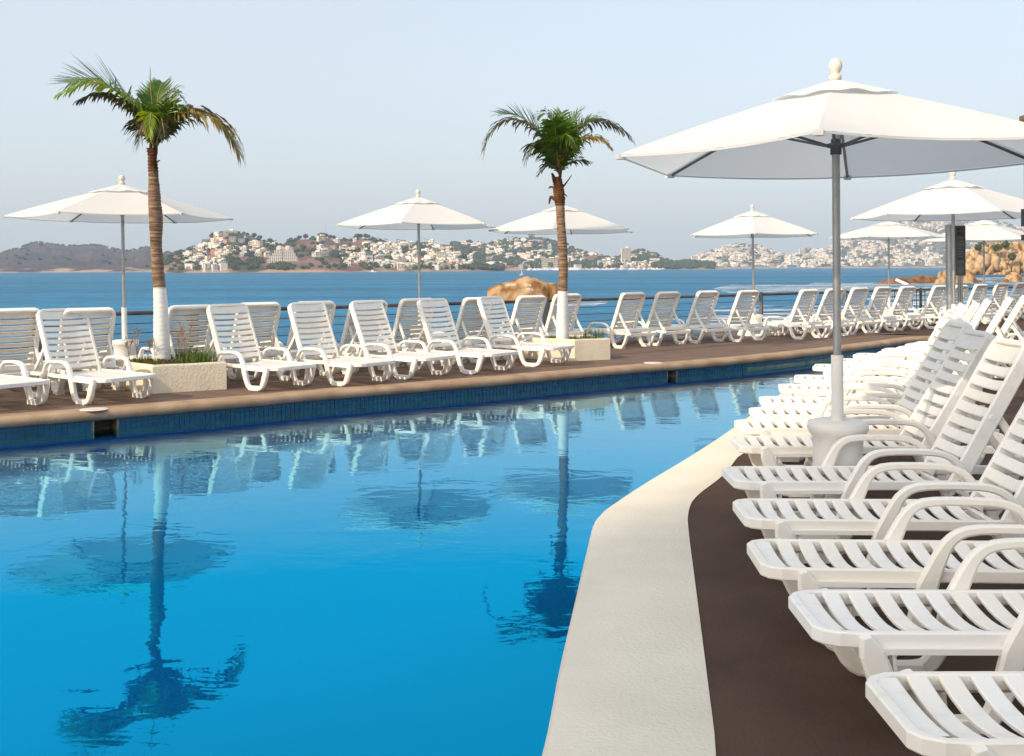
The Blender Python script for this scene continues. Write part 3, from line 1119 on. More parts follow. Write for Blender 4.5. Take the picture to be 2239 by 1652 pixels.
# ------------------------------------------------------------------ parasols
def parasol(base, Rr, he, hf, phi, base_h, lean, label, group='white hexagonal parasols', sleeve=0.98, base_r=0.19, flared=False, canopy_tint=None):
    o = empty('parasol', base)
    tag(o, label, 'parasol', group)
    hp = hf - 0.135                                  # top of the cloth
    up = Vector((-lean, 0, 1))

    def ax(z):
        return up * z
    b = MB()
    s = base_r / 0.19
    pr = [(0, base_h), (0.165, base_h), (0.20, base_h - 0.01), (0.205, base_h - 0.045), (0.19, base_h - 0.075), (0.168, base_h - 0.11), (0.165, base_h - 0.2), (0.172, 0.08), (0.19, 0.03), (0.195, 0.0)]
    if flared:
        pr = pr[:-3] + [(0.172, 0.22), (0.20, 0.17), (0.34, 0.10), (0.38, 0.0)]
    b.lathe([(r * s, z) for r, z in pr], 30)
    b.build('base_pot', M['white_paint'], o)
    b = MB()
    b.tube([ax(base_h - 0.01), ax(sleeve)], 0.037, 16)
    b.build('sleeve', M['white_paint'], o)
    b = MB()
    b.tube([ax(sleeve - 0.02), ax(hp - 0.02)], 0.024, 14)
    b.build('pole', M['alu'], o)
    hub = he + 0.075
    b = MB()
    b.lathe([(0.025, -0.055), (0.034, -0.055), (0.034, -0.015), (0.055, -0.010), (0.055, 0.012), (0.03, 0.018), (0.03, 0.04), (0.025, 0.04)], 16, ax(hub))
    b.build('hub', M['dark_alu'], o)
    c = ax(he)
    rr = [0.03, 0.18, 0.34, 0.55, 0.78, 1.0]

    def zz(r):
        return he + (hp - 0.02 - he) * ((1 - r) * 0.86 + 0.14 * (1 - r * r))
    tips = [phi + k * math.pi / 3 for k in range(6)]
    b = MB()
    NT = 8
    for k in range(6):
        a0, a1 = tips[k], tips[k] + math.pi / 3
        vs = []
        for r in rr:
            for j in range(NT + 1):
                t = j / NT
                d0, d1 = Vector((math.cos(a0), math.sin(a0), 0)), Vector((math.cos(a1), math.sin(a1), 0))
                d = d0.lerp(d1, t)
                bow = 4 * t * (1 - t)
                q = d * (r * Rr * (1 - 0.045 * bow * r * r))
                z = zz(r) - 0.022 * bow * r
                vs.append((q.x + ax(z).x, q.y, z))
        n = NT + 1
        b.add(vs, [(i * n + j, (i + 1) * n + j, (i + 1) * n + j + 1, i * n + j + 1) for i in range(len(rr) - 1) for j in range(NT)], True)
    cn = b.build('canopy', M['fabric'], o)
    # seam along the hem
    h = MB()
    pts = []
    for k in range(6):
        a0, a1 = tips[k], tips[k] + math.pi / 3
        for j in range(6):
            t = j / 6
            d = Vector((math.cos(a0), math.sin(a0), 0)).lerp(Vector((math.cos(a1), math.sin(a1), 0)), t)
            bow = 4 * t * (1 - t)
            q = d * (Rr * (1 - 0.045 * bow))
            z = zz(1.0) - 0.022 * bow
            pts.append(Vector((q.x + ax(z).x, q.y, z - 0.008)))
    h.sweep(pts, 0.012, 0.005, (0, 0, 1), 0.3, closed=True)
    h.build('hem', M['fabric'], cn)
    # vent cap above the hole
    b = MB()
    rc = [0.0, 0.09, 0.2, 0.30]
    NT = 10
    rj = random.Random(int(base[0] * 100))
    for k in range(6):
        a0, a1 = tips[k], tips[k] + math.pi / 3
        vs = []
        ph = rj.uniform(0, 6)
        for i, r in enumerate(rc):
            for j in range(NT + 1):
                t = j / NT
                d = Vector((math.cos(a0), math.sin(a0), 0)).lerp(Vector((math.cos(a1), math.sin(a1), 0)), t)
                q = d * (r * Rr)
                wav = (0.014 * math.sin(t * 2 * math.pi * 1.5 + ph) + 0.006) * math.sin(math.pi * t) * (i / 3)
                z = hp + 0.008 - (hp - zz(0.30)) * (r / 0.30) * 0.93 + wav * 0.8
                vs.append((q.x + ax(z).x, q.y, z))
        n = NT + 1
        b.add(vs, [(i * n + j, (i + 1) * n + j, (i + 1) * n + j + 1, i * n + j + 1) for i in range(len(rc) - 1) for j in range(NT)], True)
    b.build('vent_cap', M['fabric'], o)
    b = MB()
    fs_ = 0.74 if base[1] < 10 else 0.84
    b.lathe([(r * fs_, z) for r, z in [(0.036, 0), (0.050, 0.008), (0.052, 0.022), (0.046, 0.034), (0.032, 0.042), (0.030, 0.048), (0.047, 0.062), (0.055, 0.082), (0.056, 0.086), (0.056, 0.094), (0.053, 0.108), (0.040, 0.128), (0.02, 0.138), (0.0, 0.140)]], 20, ax(hp - 0.004))
    b.build('finial', M['finial'], o)
    for k in range(6):
        d = Vector((math.cos(tips[k]), math.sin(tips[k]), 0))
        b = MB()
        b.tube([ax(zz(0.03)) + d * 0.03 - Vector((0, 0, 0.03))] + [d * (r * Rr) + Vector((ax(zz(r)).x, 0, zz(r) - 0.024)) for r in (0.34, 0.55, 0.78, 0.985)], 0.010, 6)
        rb = b.build('rib', M['dark_alu'], o)
        b = MB()
        b.tube([ax(hub) + d * 0.055, d * (0.46 * Rr) + Vector((ax(he).x, 0, zz(0.46) - 0.034))], 0.009, 6)
        b.build('strut', M['dark_alu'], rb)
        b = MB()
        b.box((0, 0, 0), (0.05, 0.05, 0.03), Matrix.Translation(d * (Rr * 0.985) + Vector((ax(he).x, 0, he - 0.012))) @ Matrix.Rotation(tips[k], 4, 'Z'))
        b.build('corner_pocket', M['fabric'], rb)
    return o


def hexbase(px, D):
    return Vector(((px - CX) / FPX * D, D, 0))


parasol(hexbase(1829.5, 6.36), 1.40, 2.207, 2.825, rad(-111), 0.575, 0.002, 'large white parasol nearest the camera, rising among the right-hand loungers', base_r=0.172)
parasol(hexbase(273, 14.84), 1.56, 2.29, 2.90, rad(20), 0.51, 0.014, 'white parasol at far left behind the tall left palm', base_r=0.18)
parasol(hexbase(918, 18.40), 1.50, 2.30, 2.95, rad(-36), 0.50, 0.010, 'white parasol between the two palms')
parasol(hexbase(1233, 19.6), 1.49, 2.24, 2.87, rad(20), 0.50, 0.010, 'white parasol partly hidden behind the shorter palm')
parasol(hexbase(1648, 23.0), 1.54, 2.25, 2.93, rad(18), 0.46, 0.012, 'white parasol with a flared pot, left of the big parasol pole', flared=True)
parasol(hexbase(1943, 27.0), 1.52, 2.30, 2.86, rad(-70), 0.46, 0.004, 'white parasol by the railing just right of the big parasol pole')
parasol(hexbase(2085.5, 14.9), 1.44, 2.27, 2.93, rad(-90), 0.5, 0.006, 'white parasol in front of the grey notice board')
parasol(hexbase(2151, 28.0), 1.56, 2.24, 2.93, rad(-78), 0.46, 0.004, 'white parasol in front of the ochre rocky islet')

# ------------------------------------------------------------------ planters
def quad_planter(pts, h, label):
    o = empty('planter', pts[0])
    tag(o, label, 'planter', 'cream planters')
    q = [p - pts[0] for p in pts]
    cen = sum(q, Vector()) / 4
    inn = [p.lerp(cen, 0.12) for p in q]
    b = MB()
    N = 14
    for k in range(4):
        a, c = q[k], q[(k + 1) % 4]
        ai, ci = inn[k], inn[(k + 1) % 4]
        vs = []
        for j in range(N + 1):
            p = a.lerp(c, j / N)
            pi = ai.lerp(ci, j / N)
            w = noise.noise(Vector((p.x * 3, p.y * 3, k))) * 0.006
            wz = noise.noise(Vector((p.x * 2.3, p.y * 2.3, 5 + k))) * 0.008 if 0 < j < N else 0
            vs += [p + Vector((w, w, 0)), p + Vector((w, w, h - 0.02 + wz)), p.lerp(pi, 0.1) + Vector((0, 0, h + wz)), pi + Vector((0, 0, h + wz)), pi + Vector((0, 0, h - 0.1))]
        b.add(vs, [(i * 5 + j, (i + 1) * 5 + j, (i + 1) * 5 + j + 1, i * 5 + j + 1) for i in range(N) for j in range(4)])
    b.build('box', M['stucco'], o)
    s = MB()
    s.add([p + Vector((0, 0, h - 0.04)) for p in inn], [(0, 1, 2, 3)])
    s.build('soil', M['soil'], o)
    return [p + pts[0] for p in inn], h


def grass(name, quad, h, n, seed, hmin, hmax, bias, label_kind=True):
    rg = random.Random(seed)
    b = MB()
    for i in range(n):
        u, v = rg.random(), rg.random()
        p = quad[0].lerp(quad[1], u).lerp(quad[3].lerp(quad[2], u), v)
        L = rg.uniform(hmin, hmax) * bias(u, v)
        if L < 0.02:
            continue
        a = rg.uniform(0, 6.28)
        d = Vector((math.cos(a), math.sin(a), 0))
        s = Vector((-d.y, d.x, 0)) * 0.004
        bend = rg.uniform(0.1, 0.6) * L
        z0 = h - 0.04
        m1 = p + d * bend * 0.35 + Vector((0, 0, z0 + L * 0.6))
        m2 = p + d * bend + Vector((0, 0, z0 + L))
        b.add([p - s + Vector((0, 0, z0)), p + s + Vector((0, 0, z0)), m1 + s * 0.7, m1 - s * 0.7, m2], [(0, 1, 2, 3), (3, 2, 4)])
    return tag(b.build(name, M['grass']), kind='stuff')


pl1, h1 = quad_planter([Vector((-4.42, 12.56, 0)), Vector((-3.64, 13.02, 0)), Vector((-4.35, 13.95, 0)), Vector((-5.25, 13.35, 0))], 0.35, 'cream stucco planter box at the foot of the tall left palm')
pl2, h2 = quad_planter([Vector((1.02, 16.72, 0)), Vector((1.63, 17.02, 0)), Vector((0.95, 17.95, 0)), Vector((0.05, 17.45, 0))], 0.356, 'cream stucco planter box at the foot of the shorter right palm')
grass('planter_grass', pl1, h1, 1700, 5, 0.04, 0.13, lambda u, v: 0.75 + (1.2 if u > 0.6 else 0) * (1 if v < .6 else .5) + 0.3 * noise.noise(Vector((u * 6, v * 6, 0))))
grass('planter_grass', pl2, h2, 1300, 6, 0.03, 0.09, lambda u, v: 0.7 + (1.9 if u > 0.85 and v < .5 else 0) + 0.4 * noise.noise(Vector((u * 6, v * 6, 3))))


def weed(p, h, seed, label):
    rg = random.Random(seed)
    o = empty('weed', p)
    tag(o, label, 'weed', 'tall seeding weeds in the left planter')
    b = MB()
    s = MB()
    for k in range(5):
        a = rg.uniform(0, 6.28)
        d = Vector((math.cos(a), math.sin(a), 0))
        L = h * rg.uniform(0.6, 1.0)
        pts = [Vector((0, 0, 0)), d * 0.04 * L + Vector((0, 0, L * 0.5)), d * 0.16 * L + Vector((0, 0, L))]
        b.tube(pts, [0.0028, 0.002, 0.0012], 4)
        for j in range(7):
            q = pts[1].lerp(pts[2], 0.45 + 0.55 * j / 6)
            e = Vector((rg.uniform(-1, 1), rg.uniform(-1, 1), rg.uniform(0.2, 1.2))).normalized() * rg.uniform(0.03, 0.07)
            s.tube([q, q + e * 0.5, q + e], [0.0012, 0.0045, 0.001], 4)
    b.build('stem', M['straw'], o)
    s.build('seed_head', M['straw'], o)


for i, (px, py, hh) in enumerate(((300, 787, 0.50), (322, 786, 0.34), (392, 786, 0.44), (408, 783, 0.56), (283, 789, 0.36))):
    Y = 13.0 + 0.1 * (i % 3)
    g = at(px, py, Y)
    weed(Vector((g.x, g.y, 0.31)), hh, 20 + i, ('reddish seeding weed standing left of the tall palm trunk' if px < 350 else 'reddish seeding weed standing right of the tall palm trunk'))


rg_ = random.Random(77)
b = MB()
for i in range(260):
    a = rg_.uniform(0, 6.28)
    r = rg_.uniform(0, 0.26)
    c = Vector((math.cos(a) * r, math.sin(a) * r * 0.5, rg_.uniform(0.0, 0.07)))
    u = Vector((rg_.uniform(-1, 1), rg_.uniform(-1, 1), rg_.uniform(0, 1))).normalized() * 0.022
    v = Vector((rg_.uniform(-1, 1), rg_.uniform(-1, 1), rg_.uniform(-.5, 1))).normalized() * 0.014
    b.add([c - u, c + v, c + u, c - v], [(0, 1, 2, 3)])
gq = at(352, 787, 12.98)
tag(b.build('ground_plant', M['husk'], None, (gq.x, gq.y, 0.31)), 'low dark red leafy plant at the foot of the taller palm', 'plant')


# ------------------------------------------------------------------ palms
def palm(D, trunk_px, r_px, paint_y, label, fronds, seed, husk_y, stubs):
    rg = random.Random(seed)
    base = at(trunk_px[-1][0], trunk_px[-1][1], D)
    o = empty('palm_tree', base)
    tag(o, label, 'palm tree', 'palms in the planters')
    pts = smooth_path([at(x, y, D) - base for x, y in trunk_px[::-1]], 10)
    rs = smooth_path([Vector((r, 0, 0)) for r in r_px[::-1]], 10)
    sc_ = D / FPX
    zp = at(0, paint_y, D).z - base.z
    zh = at(0, husk_y, D).z - base.z

    def trunk_mesh(name, m, z0, z1, grow, step, amp):
        q = MB()
        P, Rr = [], []
        z = max(z0, 0.0)
        while z <= z1:
            for i in range(len(pts) - 1):
                if pts[i].z <= z <= pts[i + 1].z or i == len(pts) - 2:
                    t = min(1, max(0, (z - pts[i].z) / max(1e-5, pts[i + 1].z - pts[i].z)))
                    c = pts[i].lerp(pts[i + 1], t)
                    r = (rs[i].x * (1 - t) + rs[i + 1].x * t) * sc_
                    break
            P.append(c)
            Rr.append(r + grow)
            z += step
        N = 20
        vs = []
        for i, (c, r) in enumerate(zip(P, Rr)):
            for k in range(N):
                a = 2 * math.pi * k / N
                ring = amp * (0.8 if i % 3 == 0 else -0.5) + amp * 0.9 * noise.noise(Vector((math.cos(a) * 2, math.sin(a) * 2, c.z * 14)))
                w = r + ring + 0.004 * noise.noise(Vector((a, c.z * 3, 2)))
                vs.append(c + Vector((math.cos(a) * w, math.sin(a) * w, 0.006 * noise.noise(Vector((a, c.z * 9, 7))))))
        q.add(vs, [(i * N + k, i * N + (k + 1) % N, (i + 1) * N + (k + 1) % N, (i + 1) * N + k) for i in range(len(P) - 1) for k in range(N)], True)
        q.add(vs[-N:], [list(range(N))])
        return q.build(name, m, o)
    trunk_mesh('trunk', M['trunk'], zp - 0.02, zh + 0.02, 0, 0.014, 0.004)
    trunk_mesh('painted_trunk', M['white_paint'], -0.05, zp, 0.002, 0.02, 0.003)
    trunk_mesh('crown_shaft', M['husk'], zh, pts[-1].z, 0.004, 0.014, 0.009)
    for (x0, y0, x1, y1, x2, y2, w) in stubs:
        q = MB()
        dd = rg.uniform(-0.04, 0.04)
        q.tube(smooth_path([at(x0, y0, D) - base, at(x1, y1, D + dd) - base, at(x2, y2, D + dd * 2) - base], 4), [w * sc_ * f for f in (1, 1, .95, .9, .8, .7, .6, .45, .3)], 6)
        q.build('leaf_stub', M['husk'] if rg.random() < .6 else M['frond_gold'], o)
    # fronds: image path with depth offsets, leaflet length in px, droop, material
    for (path, L, droop, mn, dens, spread) in fronds:
        pp = smooth_path([at(x, y, D + dz) - base for x, y, dz in path], 10)
        n = len(pp)
        q = MB()
        q.tube(pp, [0.014 * (1 - 0.85 * i / (n - 1)) + 0.0015 for i in range(n)], 5)
        f = q.build('frond', M['rachis'], o)
        lf = MB()
        LL = arcs(pp)
        cnt = int(dens * 1.02)
        roll = rg.uniform(-0.3, 0.3)
        for i in range(cnt):
            t = 0.10 + 0.90 * i / cnt
            p, d = at_arc(pp, LL, LL[-1] * t)
            up = Vector((0, 0, 1))
            s = d.cross(up)
            if s.length < 0.1:
                s = Vector((0, 1, 0))
            s.normalize()
            s = Matrix.Rotation(roll, 3, d) @ s
            nrm = s.cross(d).normalized()
            env = min(1, t * 3.2) * (1 - 0.62 * max(0, t - 0.45) / 0.55)
            for sgn in (-1, 1):
                ll = 1.42 * L * sc_ * env * rg.uniform(0.72, 1.08)
                fw = 0.45 + 0.9 * t * t
                out = (s * sgn * spread + nrm * rg.uniform(0.05, 0.35) + d * fw).normalized()
                g = Vector((0, 0, -1)) * droop * rg.uniform(0.6, 1.3)
                p1 = p + out * ll * 0.5 + g * ll * 0.18
                p2 = p1 + (out + g * 1.2).normalized() * ll * 0.30
                p3 = p2 + (out + g * 2.4).normalized() * ll * 0.24
                wv = d.cross(out)
                wd = d * 0.0145
                m1 = wd * 1.15
                lf.add([p - wd, p + wd, p1 + m1, p1 - m1, p2 + m1 * 0.7, p2 - m1 * 0.7, p3], [(0, 1, 2, 3), (3, 2, 4, 5), (5, 4, 6)])
        lf.build('leaflets', M[mn], f)
    return o


F1 = [  # tall left palm
    ([(338, 322, 0), (318, 262, -.10), (272, 208, -.22), (205, 180, -.3), (140, 200, -.35)], 72, 0.55, 'frond_bright', 46, 0.75),
    ([(337, 320, 0), (300, 245, .10), (240, 190, .18), (190, 172, .26), (150, 182, .3)], 86, 0.05, 'frond_green', 44, 0.8),
    ([(337, 322, 0), (312, 260, -.05), (268, 216, -.10), (220, 202, -.15), (178, 214, -.2)], 52, 0.9, 'frond_dark', 44, 0.8),
    ([(338, 322, 0), (330, 275, -.2), (318, 262, -.4), (308, 282, -.5), (300, 310, -.52)], 50, 0.9, 'frond_dark', 34, 0.9),
    ([(341, 320, 0), (342, 262, .1), (345, 215, .2), (350, 190, .3), (356, 180, .42)], 48, -0.05, 'frond_green', 40, 0.9),
    ([(342, 320, 0), (352, 262, .2), (366, 215, .3), (382, 200, .35), (398, 214, .38)], 50, 0.25, 'frond_green', 40, 0.9),
    ([(341, 320, 0), (352, 270, -.15), (362, 240, -.3), (378, 228, -.42), (398, 234, -.5)], 44, 0.5, 'frond_green', 36, 0.8),
    ([(343, 318, 0), (372, 272, .0), (412, 246, -.05), (468, 258, -.1), (504, 296, -.12), (524, 338, -.14)], 62, 0.8, 'frond_gold', 60, 0.6),
    ([(343, 318, 0), (370, 275, .12), (405, 240, .2), (440, 240, .28), (478, 262, .34), (505, 300, .38)], 56, 0.85, 'frond_dark', 40, 0.6),
    ([(338, 322, 0), (334, 268, -.28), (331, 246, -.5), (328, 268, -.66), (326, 300, -.7)], 34, 0.9, 'frond_bright', 36, 0.8),
    ([(340, 322, 0), (348, 280, -.25), (352, 258, -.45), (356, 272, -.6), (360, 300, -.66)], 36, 0.9, 'frond_dark', 30, 0.8),
    ([(340, 322, 0), (332, 262, .1), (322, 225, .2), (312, 205, .3)], 40, 0.2, 'frond_green', 26, 0.8),
    ([(339, 322, 0), (334, 240, .02), (329, 190, .03), (328, 148, .03)], 7, 0.0, 'frond_gold', 18, 0.3),
]
palm(13.26, [(332, 322), (333, 345), (335, 380), (338, 440), (341, 485), (341, 530), (346, 600), (350, 640), (352, 700), (354, 790)],
     [11, 9, 10.5, 13.5, 14.5, 12.5, 13, 13.5, 16, 19], 628, 'taller palm on the left with a long one-sided crown and white-painted trunk foot', F1, 3, 375,
     [(334, 350, 330, 338, 322, 326, 3), (338, 358, 345, 352, 350, 350, 3), (336, 345, 340, 330, 342, 310, 6), (332, 345, 330, 325, 329, 305, 5)])
F2 = [  # shorter right palm
    ([(1221, 378, 0), (1195, 318, -.05), (1155, 272, -.1), (1108, 262, -.15), (1072, 290, -.18), (1057, 328, -.2)], 46, 0.75, 'frond_dark', 48, 0.7),
    ([(1221, 378, 0), (1192, 310, .12), (1160, 272, .2), (1125, 250, .26), (1090, 248, .3)], 52, 0.1, 'frond_green', 40, 0.75),
    ([(1222, 378, 0), (1216, 320, -.1), (1210, 275, -.16), (1200, 250, -.18), (1184, 252, -.2)], 56, 0.45, 'frond_green', 44, 0.95),
    ([(1222, 378, 0), (1216, 310, -.3), (1213, 275, -.5), (1207, 262, -.62)], 50, 0.5, 'frond_green', 44, 1.0),
    ([(1223, 378, 0), (1240, 318, .05), (1268, 276, .1), (1310, 262, .12), (1350, 276, .14), (1376, 298, .15)], 46, 0.75, 'frond_dark', 48, 0.7),
    ([(1223, 378, 0), (1242, 320, .1), (1262, 285, .18), (1290, 262, .24), (1318, 262, .28)], 56, 0.15, 'frond_green', 42, 0.8),
    ([(1223, 378, 0), (1235, 310, .2), (1248, 270, .3), (1260, 248, .36), (1272, 240, .4)], 44, 0.1, 'frond_green', 36, 0.8),
    ([(1223, 378, 0), (1246, 325, -.1), (1276, 302, -.18), (1306, 300, -.22), (1330, 316, -.24)], 42, 0.7, 'frond_gold', 36, 0.7),
    ([(1221, 378, 0), (1200, 330, -.15), (1178, 312, -.28), (1162, 322, -.36), (1152, 346, -.4)], 42, 0.85, 'frond_dark', 36, 0.8),
    ([(1222, 378, 0), (1225, 320, -.25), (1236, 296, -.42), (1250, 302, -.55), (1262, 326, -.6)], 44, 0.7, 'frond_green', 36, 0.9),
    ([(1222, 378, 0), (1222, 300, .2), (1225, 262, .36), (1228, 244, .5)], 42, 0.1, 'frond_green', 34, 0.9),
    ([(1222, 380, 0), (1208, 362, -.1), (1192, 366, -.16), (1178, 380, -.2)], 26, 0.6, 'frond_dark', 16, 0.6),
    ([(1223, 380, 0), (1238, 360, .1), (1262, 350, .16), (1284, 352, .2)], 30, 0.5, 'frond_dark', 18, 0.6),
]
palm(17.1, [(1218, 385), (1220, 400), (1222, 430), (1224, 450), (1226, 490), (1229, 530), (1231, 580), (1230, 640), (1229, 700), (1229.5, 748)],
     [7, 10, 12, 10, 9.5, 10, 10, 10.5, 13, 14.5], 639, 'shorter palm on the right side of the middle with a dense fan crown', F2, 4, 452,
     [(1213, 400, 1209, 385, 1206, 378, 5), (1222, 400, 1224, 385, 1227, 372, 5), (1228, 412, 1240, 396, 1250, 382, 2), (1213, 412, 1204, 408, 1199, 412, 3), (1212, 436, 1204, 430, 1200, 446, 4), (1226, 420, 1234, 424, 1240, 430, 2), (1228, 440, 1233, 436, 1234, 430, 3)])

# ------------------------------------------------------------------ notice board and poles at the right
sb = empty('notice_board', hexbase(2088, 15.4))
tag(sb, 'tall narrow dark notice board with small print between two metal posts', 'sign')
s_ = 15.4 / FPX


def SX(px):
    return (px - 2088) * s_


def SZ(py):
    return at(2088, py, 15.4).z


b = MB()
b.tube([(SX(2078.5), 0, 0), (SX(2076), 0, SZ(491))], 0.064, 18)
b.tube([(SX(2078.5), 0, 0), (SX(2078.5), 0, 0.02)], 0.12, 18)
b.build('post', M['alu'], sb)
for dx in (2098.5, 2104.5):
    b = MB()
    b.tube([(SX(dx + 1), 0.05, 0), (SX(dx), 0.05, SZ(600))], 0.018, 10)
    b.build('leg', M['alu'], sb)
b = MB()
b.box((SX(2097.5), 0.03, (SZ(493) + SZ(602)) / 2), (24.5 * s_, 0.035, SZ(493) - SZ(602)))
b.box((SX(2109.5), 0.03, (SZ(493) + SZ(602)) / 2), (0.018, 0.05, SZ(493) - SZ(602)))
pn = b.build('panel', M['sign'], sb)


def text(body, size, x, z, m, parent, y=-0.0, name='lettering', align='LEFT'):
    cu = bpy.data.curves.new(name, 'FONT')
    cu.body = body
    cu.size = size
    cu.align_x = align
    cu.extrude = 0.001
    o = bpy.data.objects.new('tmp', cu)
    col.objects.link(o)
    bpy.context.view_layer.update()
    me = bpy.data.meshes.new_from_object(o.evaluated_get(bpy.context.evaluated_depsgraph_get()))
    bpy.data.objects.remove(o)
    me.materials.clear()
    me.materials.append(m)
    q = link(name, me, parent)
    q.matrix_local = Matrix.Translation((x, y, z)) @ Matrix.Rotation(rad(90), 4, 'X')
    return q


x0 = SX(2093)
tk = empty('print')
tk.parent = pn
q = MB()
zt = SZ(496)
q.add([(x0 + 0.045, 0.0105, zt), (x0 + 0.065, 0.0105, zt - 0.025), (x0 + 0.025, 0.0105, zt - 0.025)], [(0, 1, 2)])
q.build('emblem', M['sign_ink'], pn)
bpy.data.objects.remove(tk)
q = MB()
q.box((x0 + 0.02, 0.0105, SZ(501)), (0.035, 0.002, 0.022))
q.build('logo_dark_half', M['sign_ink'], pn)
q = MB()
q.box((x0 + 0.065, 0.0105, SZ(501)), (0.05, 0.002, 0.022))
q.build('logo_red_half', M['sign_red'], pn)
for (py, w) in ((509, 0.062), (512.6, 0.095), (565, 0.068)):
    q = MB()
    for k in range(int(w / 0.0135)):
        q.box((x0 + 0.006 + 0.0135 * k, 0.0105, SZ(py)), (0.0105, 0.002, 0.018))
    q.build('heading_letters', M['sign_ink'], pn)
rs_ = random.Random(2)
q = MB()
for py in [517, 519, 521, 526, 528, 532, 534, 536, 538, 542, 544, 549, 551, 554, 556, 560, 562, 570, 572, 574, 584, 586, 588, 591, 593, 596]:
    x = x0
    lim = x0 + rs_.uniform(0.08, 0.125)
    while x < lim:
        w = rs_.uniform(0.008, 0.022)
        q.box((x + w / 2, 0.0108, SZ(py)), (w, 0.001, 0.006))
        x += w + 0.005
q.build('small_print', M['sign_line'], pn)
q = MB()
q.box((x0 + 0.04, 0.0105, SZ(578)), (0.05, 0.002, 0.045))
q.build('blue_emblem', M['sign_blue'], pn)

# loudspeakers hung on a mast at the right border
ms = empty('speaker_mast', hexbase(2246, 11.0))
tag(ms, 'dark mast with two black loudspeakers, cut by the right border', 'mast')
b = MB()
b.box((0, 0, 1.55), (0.05, 0.05, 3.1))
b.build('mast_post', M['post'], ms)
for (z0, z1) in ((at(0, 504, 11).z, at(0, 466, 11).z), (at(0, 534, 11).z, at(0, 522, 11).z)):
    b = MB()
    b.box((-0.035, -0.06, (z0 + z1) / 2), (0.07, 0.12, z1 - z0))
    b.box((-0.035, -0.122, (z0 + z1) / 2), (0.056, 0.006, (z1 - z0) * 0.86))
    b.build('loudspeaker', M['black'], ms)
b = MB()
zc = at(0, 268, 11).z
b.box((-0.01, 0, zc), (0.10, 0.10, 0.06))
b.build('wooden_cap', M['trunk'], ms)
b = MB()
b.box((0.0, 0, zc - 0.6), (0.04, 0.04, 1.25))
b.build('upper_post', M['post'], ms)


# ------------------------------------------------------------------ rocks in the sea
def rock_mesh(name, prof, D, depth, m, seed, base_y, amp=0.35, freq=0.5, nx=64, na=26, crack=0.5):
    """prof: (px, top py) silhouette; a body of revolution-like lumps about a line across the view at distance D"""
    rg = random.Random(seed)
    b = MB()
    xs_ = [prof[0][0] + (prof[-1][0] - prof[0][0]) * i / nx for i in range(nx + 1)]
    c0 = at((prof[0][0] + prof[-1][0]) / 2, base_y, D)
    c0.z = SEA
    vs = []
    for x in xs_:
        for (a, c) in zip(prof, prof[1:]):
            if a[0] <= x <= c[0]:
                t = (x - a[0]) / (c[0] - a[0])
                t2 = t * t * (3 - 2 * t) * 0.4 + t * 0.6
                y = a[1] * (1 - t2) + c[1] * t2
                break
        top = at(x, y, D)
        H = max(top.z - SEA, 0.05)
        W = depth * (0.35 + 0.65 * min(1, H / (max(at(p[0], p[1], D).z - SEA for p in prof))))
        for k in range(na + 1):
            th = math.pi * k / na
            cx, sz = math.cos(th), math.sin(th)
            px_ = Vector((top.x, D - math.copysign(abs(cx) ** 0.8, cx) * W, SEA - 0.4 + (H + 0.4) * sz ** 0.75))
            w = noise.fractal(px_ * freq + Vector((seed * 7, 0, 0)), 0.9, 2.1, 5) * amp
            rd = abs(noise.noise(px_ * freq * 1.7 + Vector((0, seed * 3, 0))))
            w -= crack * max(0, 0.10 - rd) * 6 * amp
            dirv = Vector((0.2 * noise.noise(px_ * freq), -cx, sz)).normalized()
            px_ += dirv * w * min(1.0, H / (amp * 3 + 0.01))
            vs.append(px_ - c0)
    n = na + 1
    b.add(vs, [(i * n + k, i * n + k + 1, (i + 1) * n + k + 1, (i + 1) * n + k) for i in range(nx) for k in range(na)], True)
    return b.mesh(name, m), c0


me, c0 = rock_mesh('sea_rock', [(1064, 655), (1066, 632), (1072, 628), (1084, 623), (1100, 618.5), (1120, 614), (1138, 609), (1152, 606.5), (1168, 607.5), (1185, 611), (1195, 615), (1199, 619), (1210, 620), (1222, 625), (1236, 634), (1243, 655)], 160, 4.0, M['rock'], 3, 655, amp=0.34, freq=0.45, nx=90, na=34)
rk = link('sea_rock', me, None, c0)
tag(rk, 'large smooth ochre rock in the sea left of the shorter palm, with white lettering', 'rock')
bvh = BVHTree.FromPolygons([v.co for v in me.vertices], [tuple(p.vertices) for p in me.polygons])


def rock_text(body, px, py, size_px):
    D = 160
    p = at(px, py, D) - c0
    o = text(body, size_px * D / FPX, 0, 0, M['letters'], rk)
    me = o.data
    o.matrix_local = Matrix.Identity(4)
    for v in me.vertices:
        w = Vector((p.x + v.co.x * 0.9, -30, p.z + v.co.y))
        hit = bvh.ray_cast(w, Vector((0, 1, 0)))
        y = hit[0].y if hit[0] else -3.5
        v.co = Vector((w.x, y - 0.05 - (0.02 if v.co.z > 0 else 0), w.z))


rock_text('HYA', 1146, 625, 8)
rock_text('MFG.', 1150, 634, 8)
rock_text('GONZAV', 1104, 624, 6)
rock_text('SE', 1138, 643, 5)

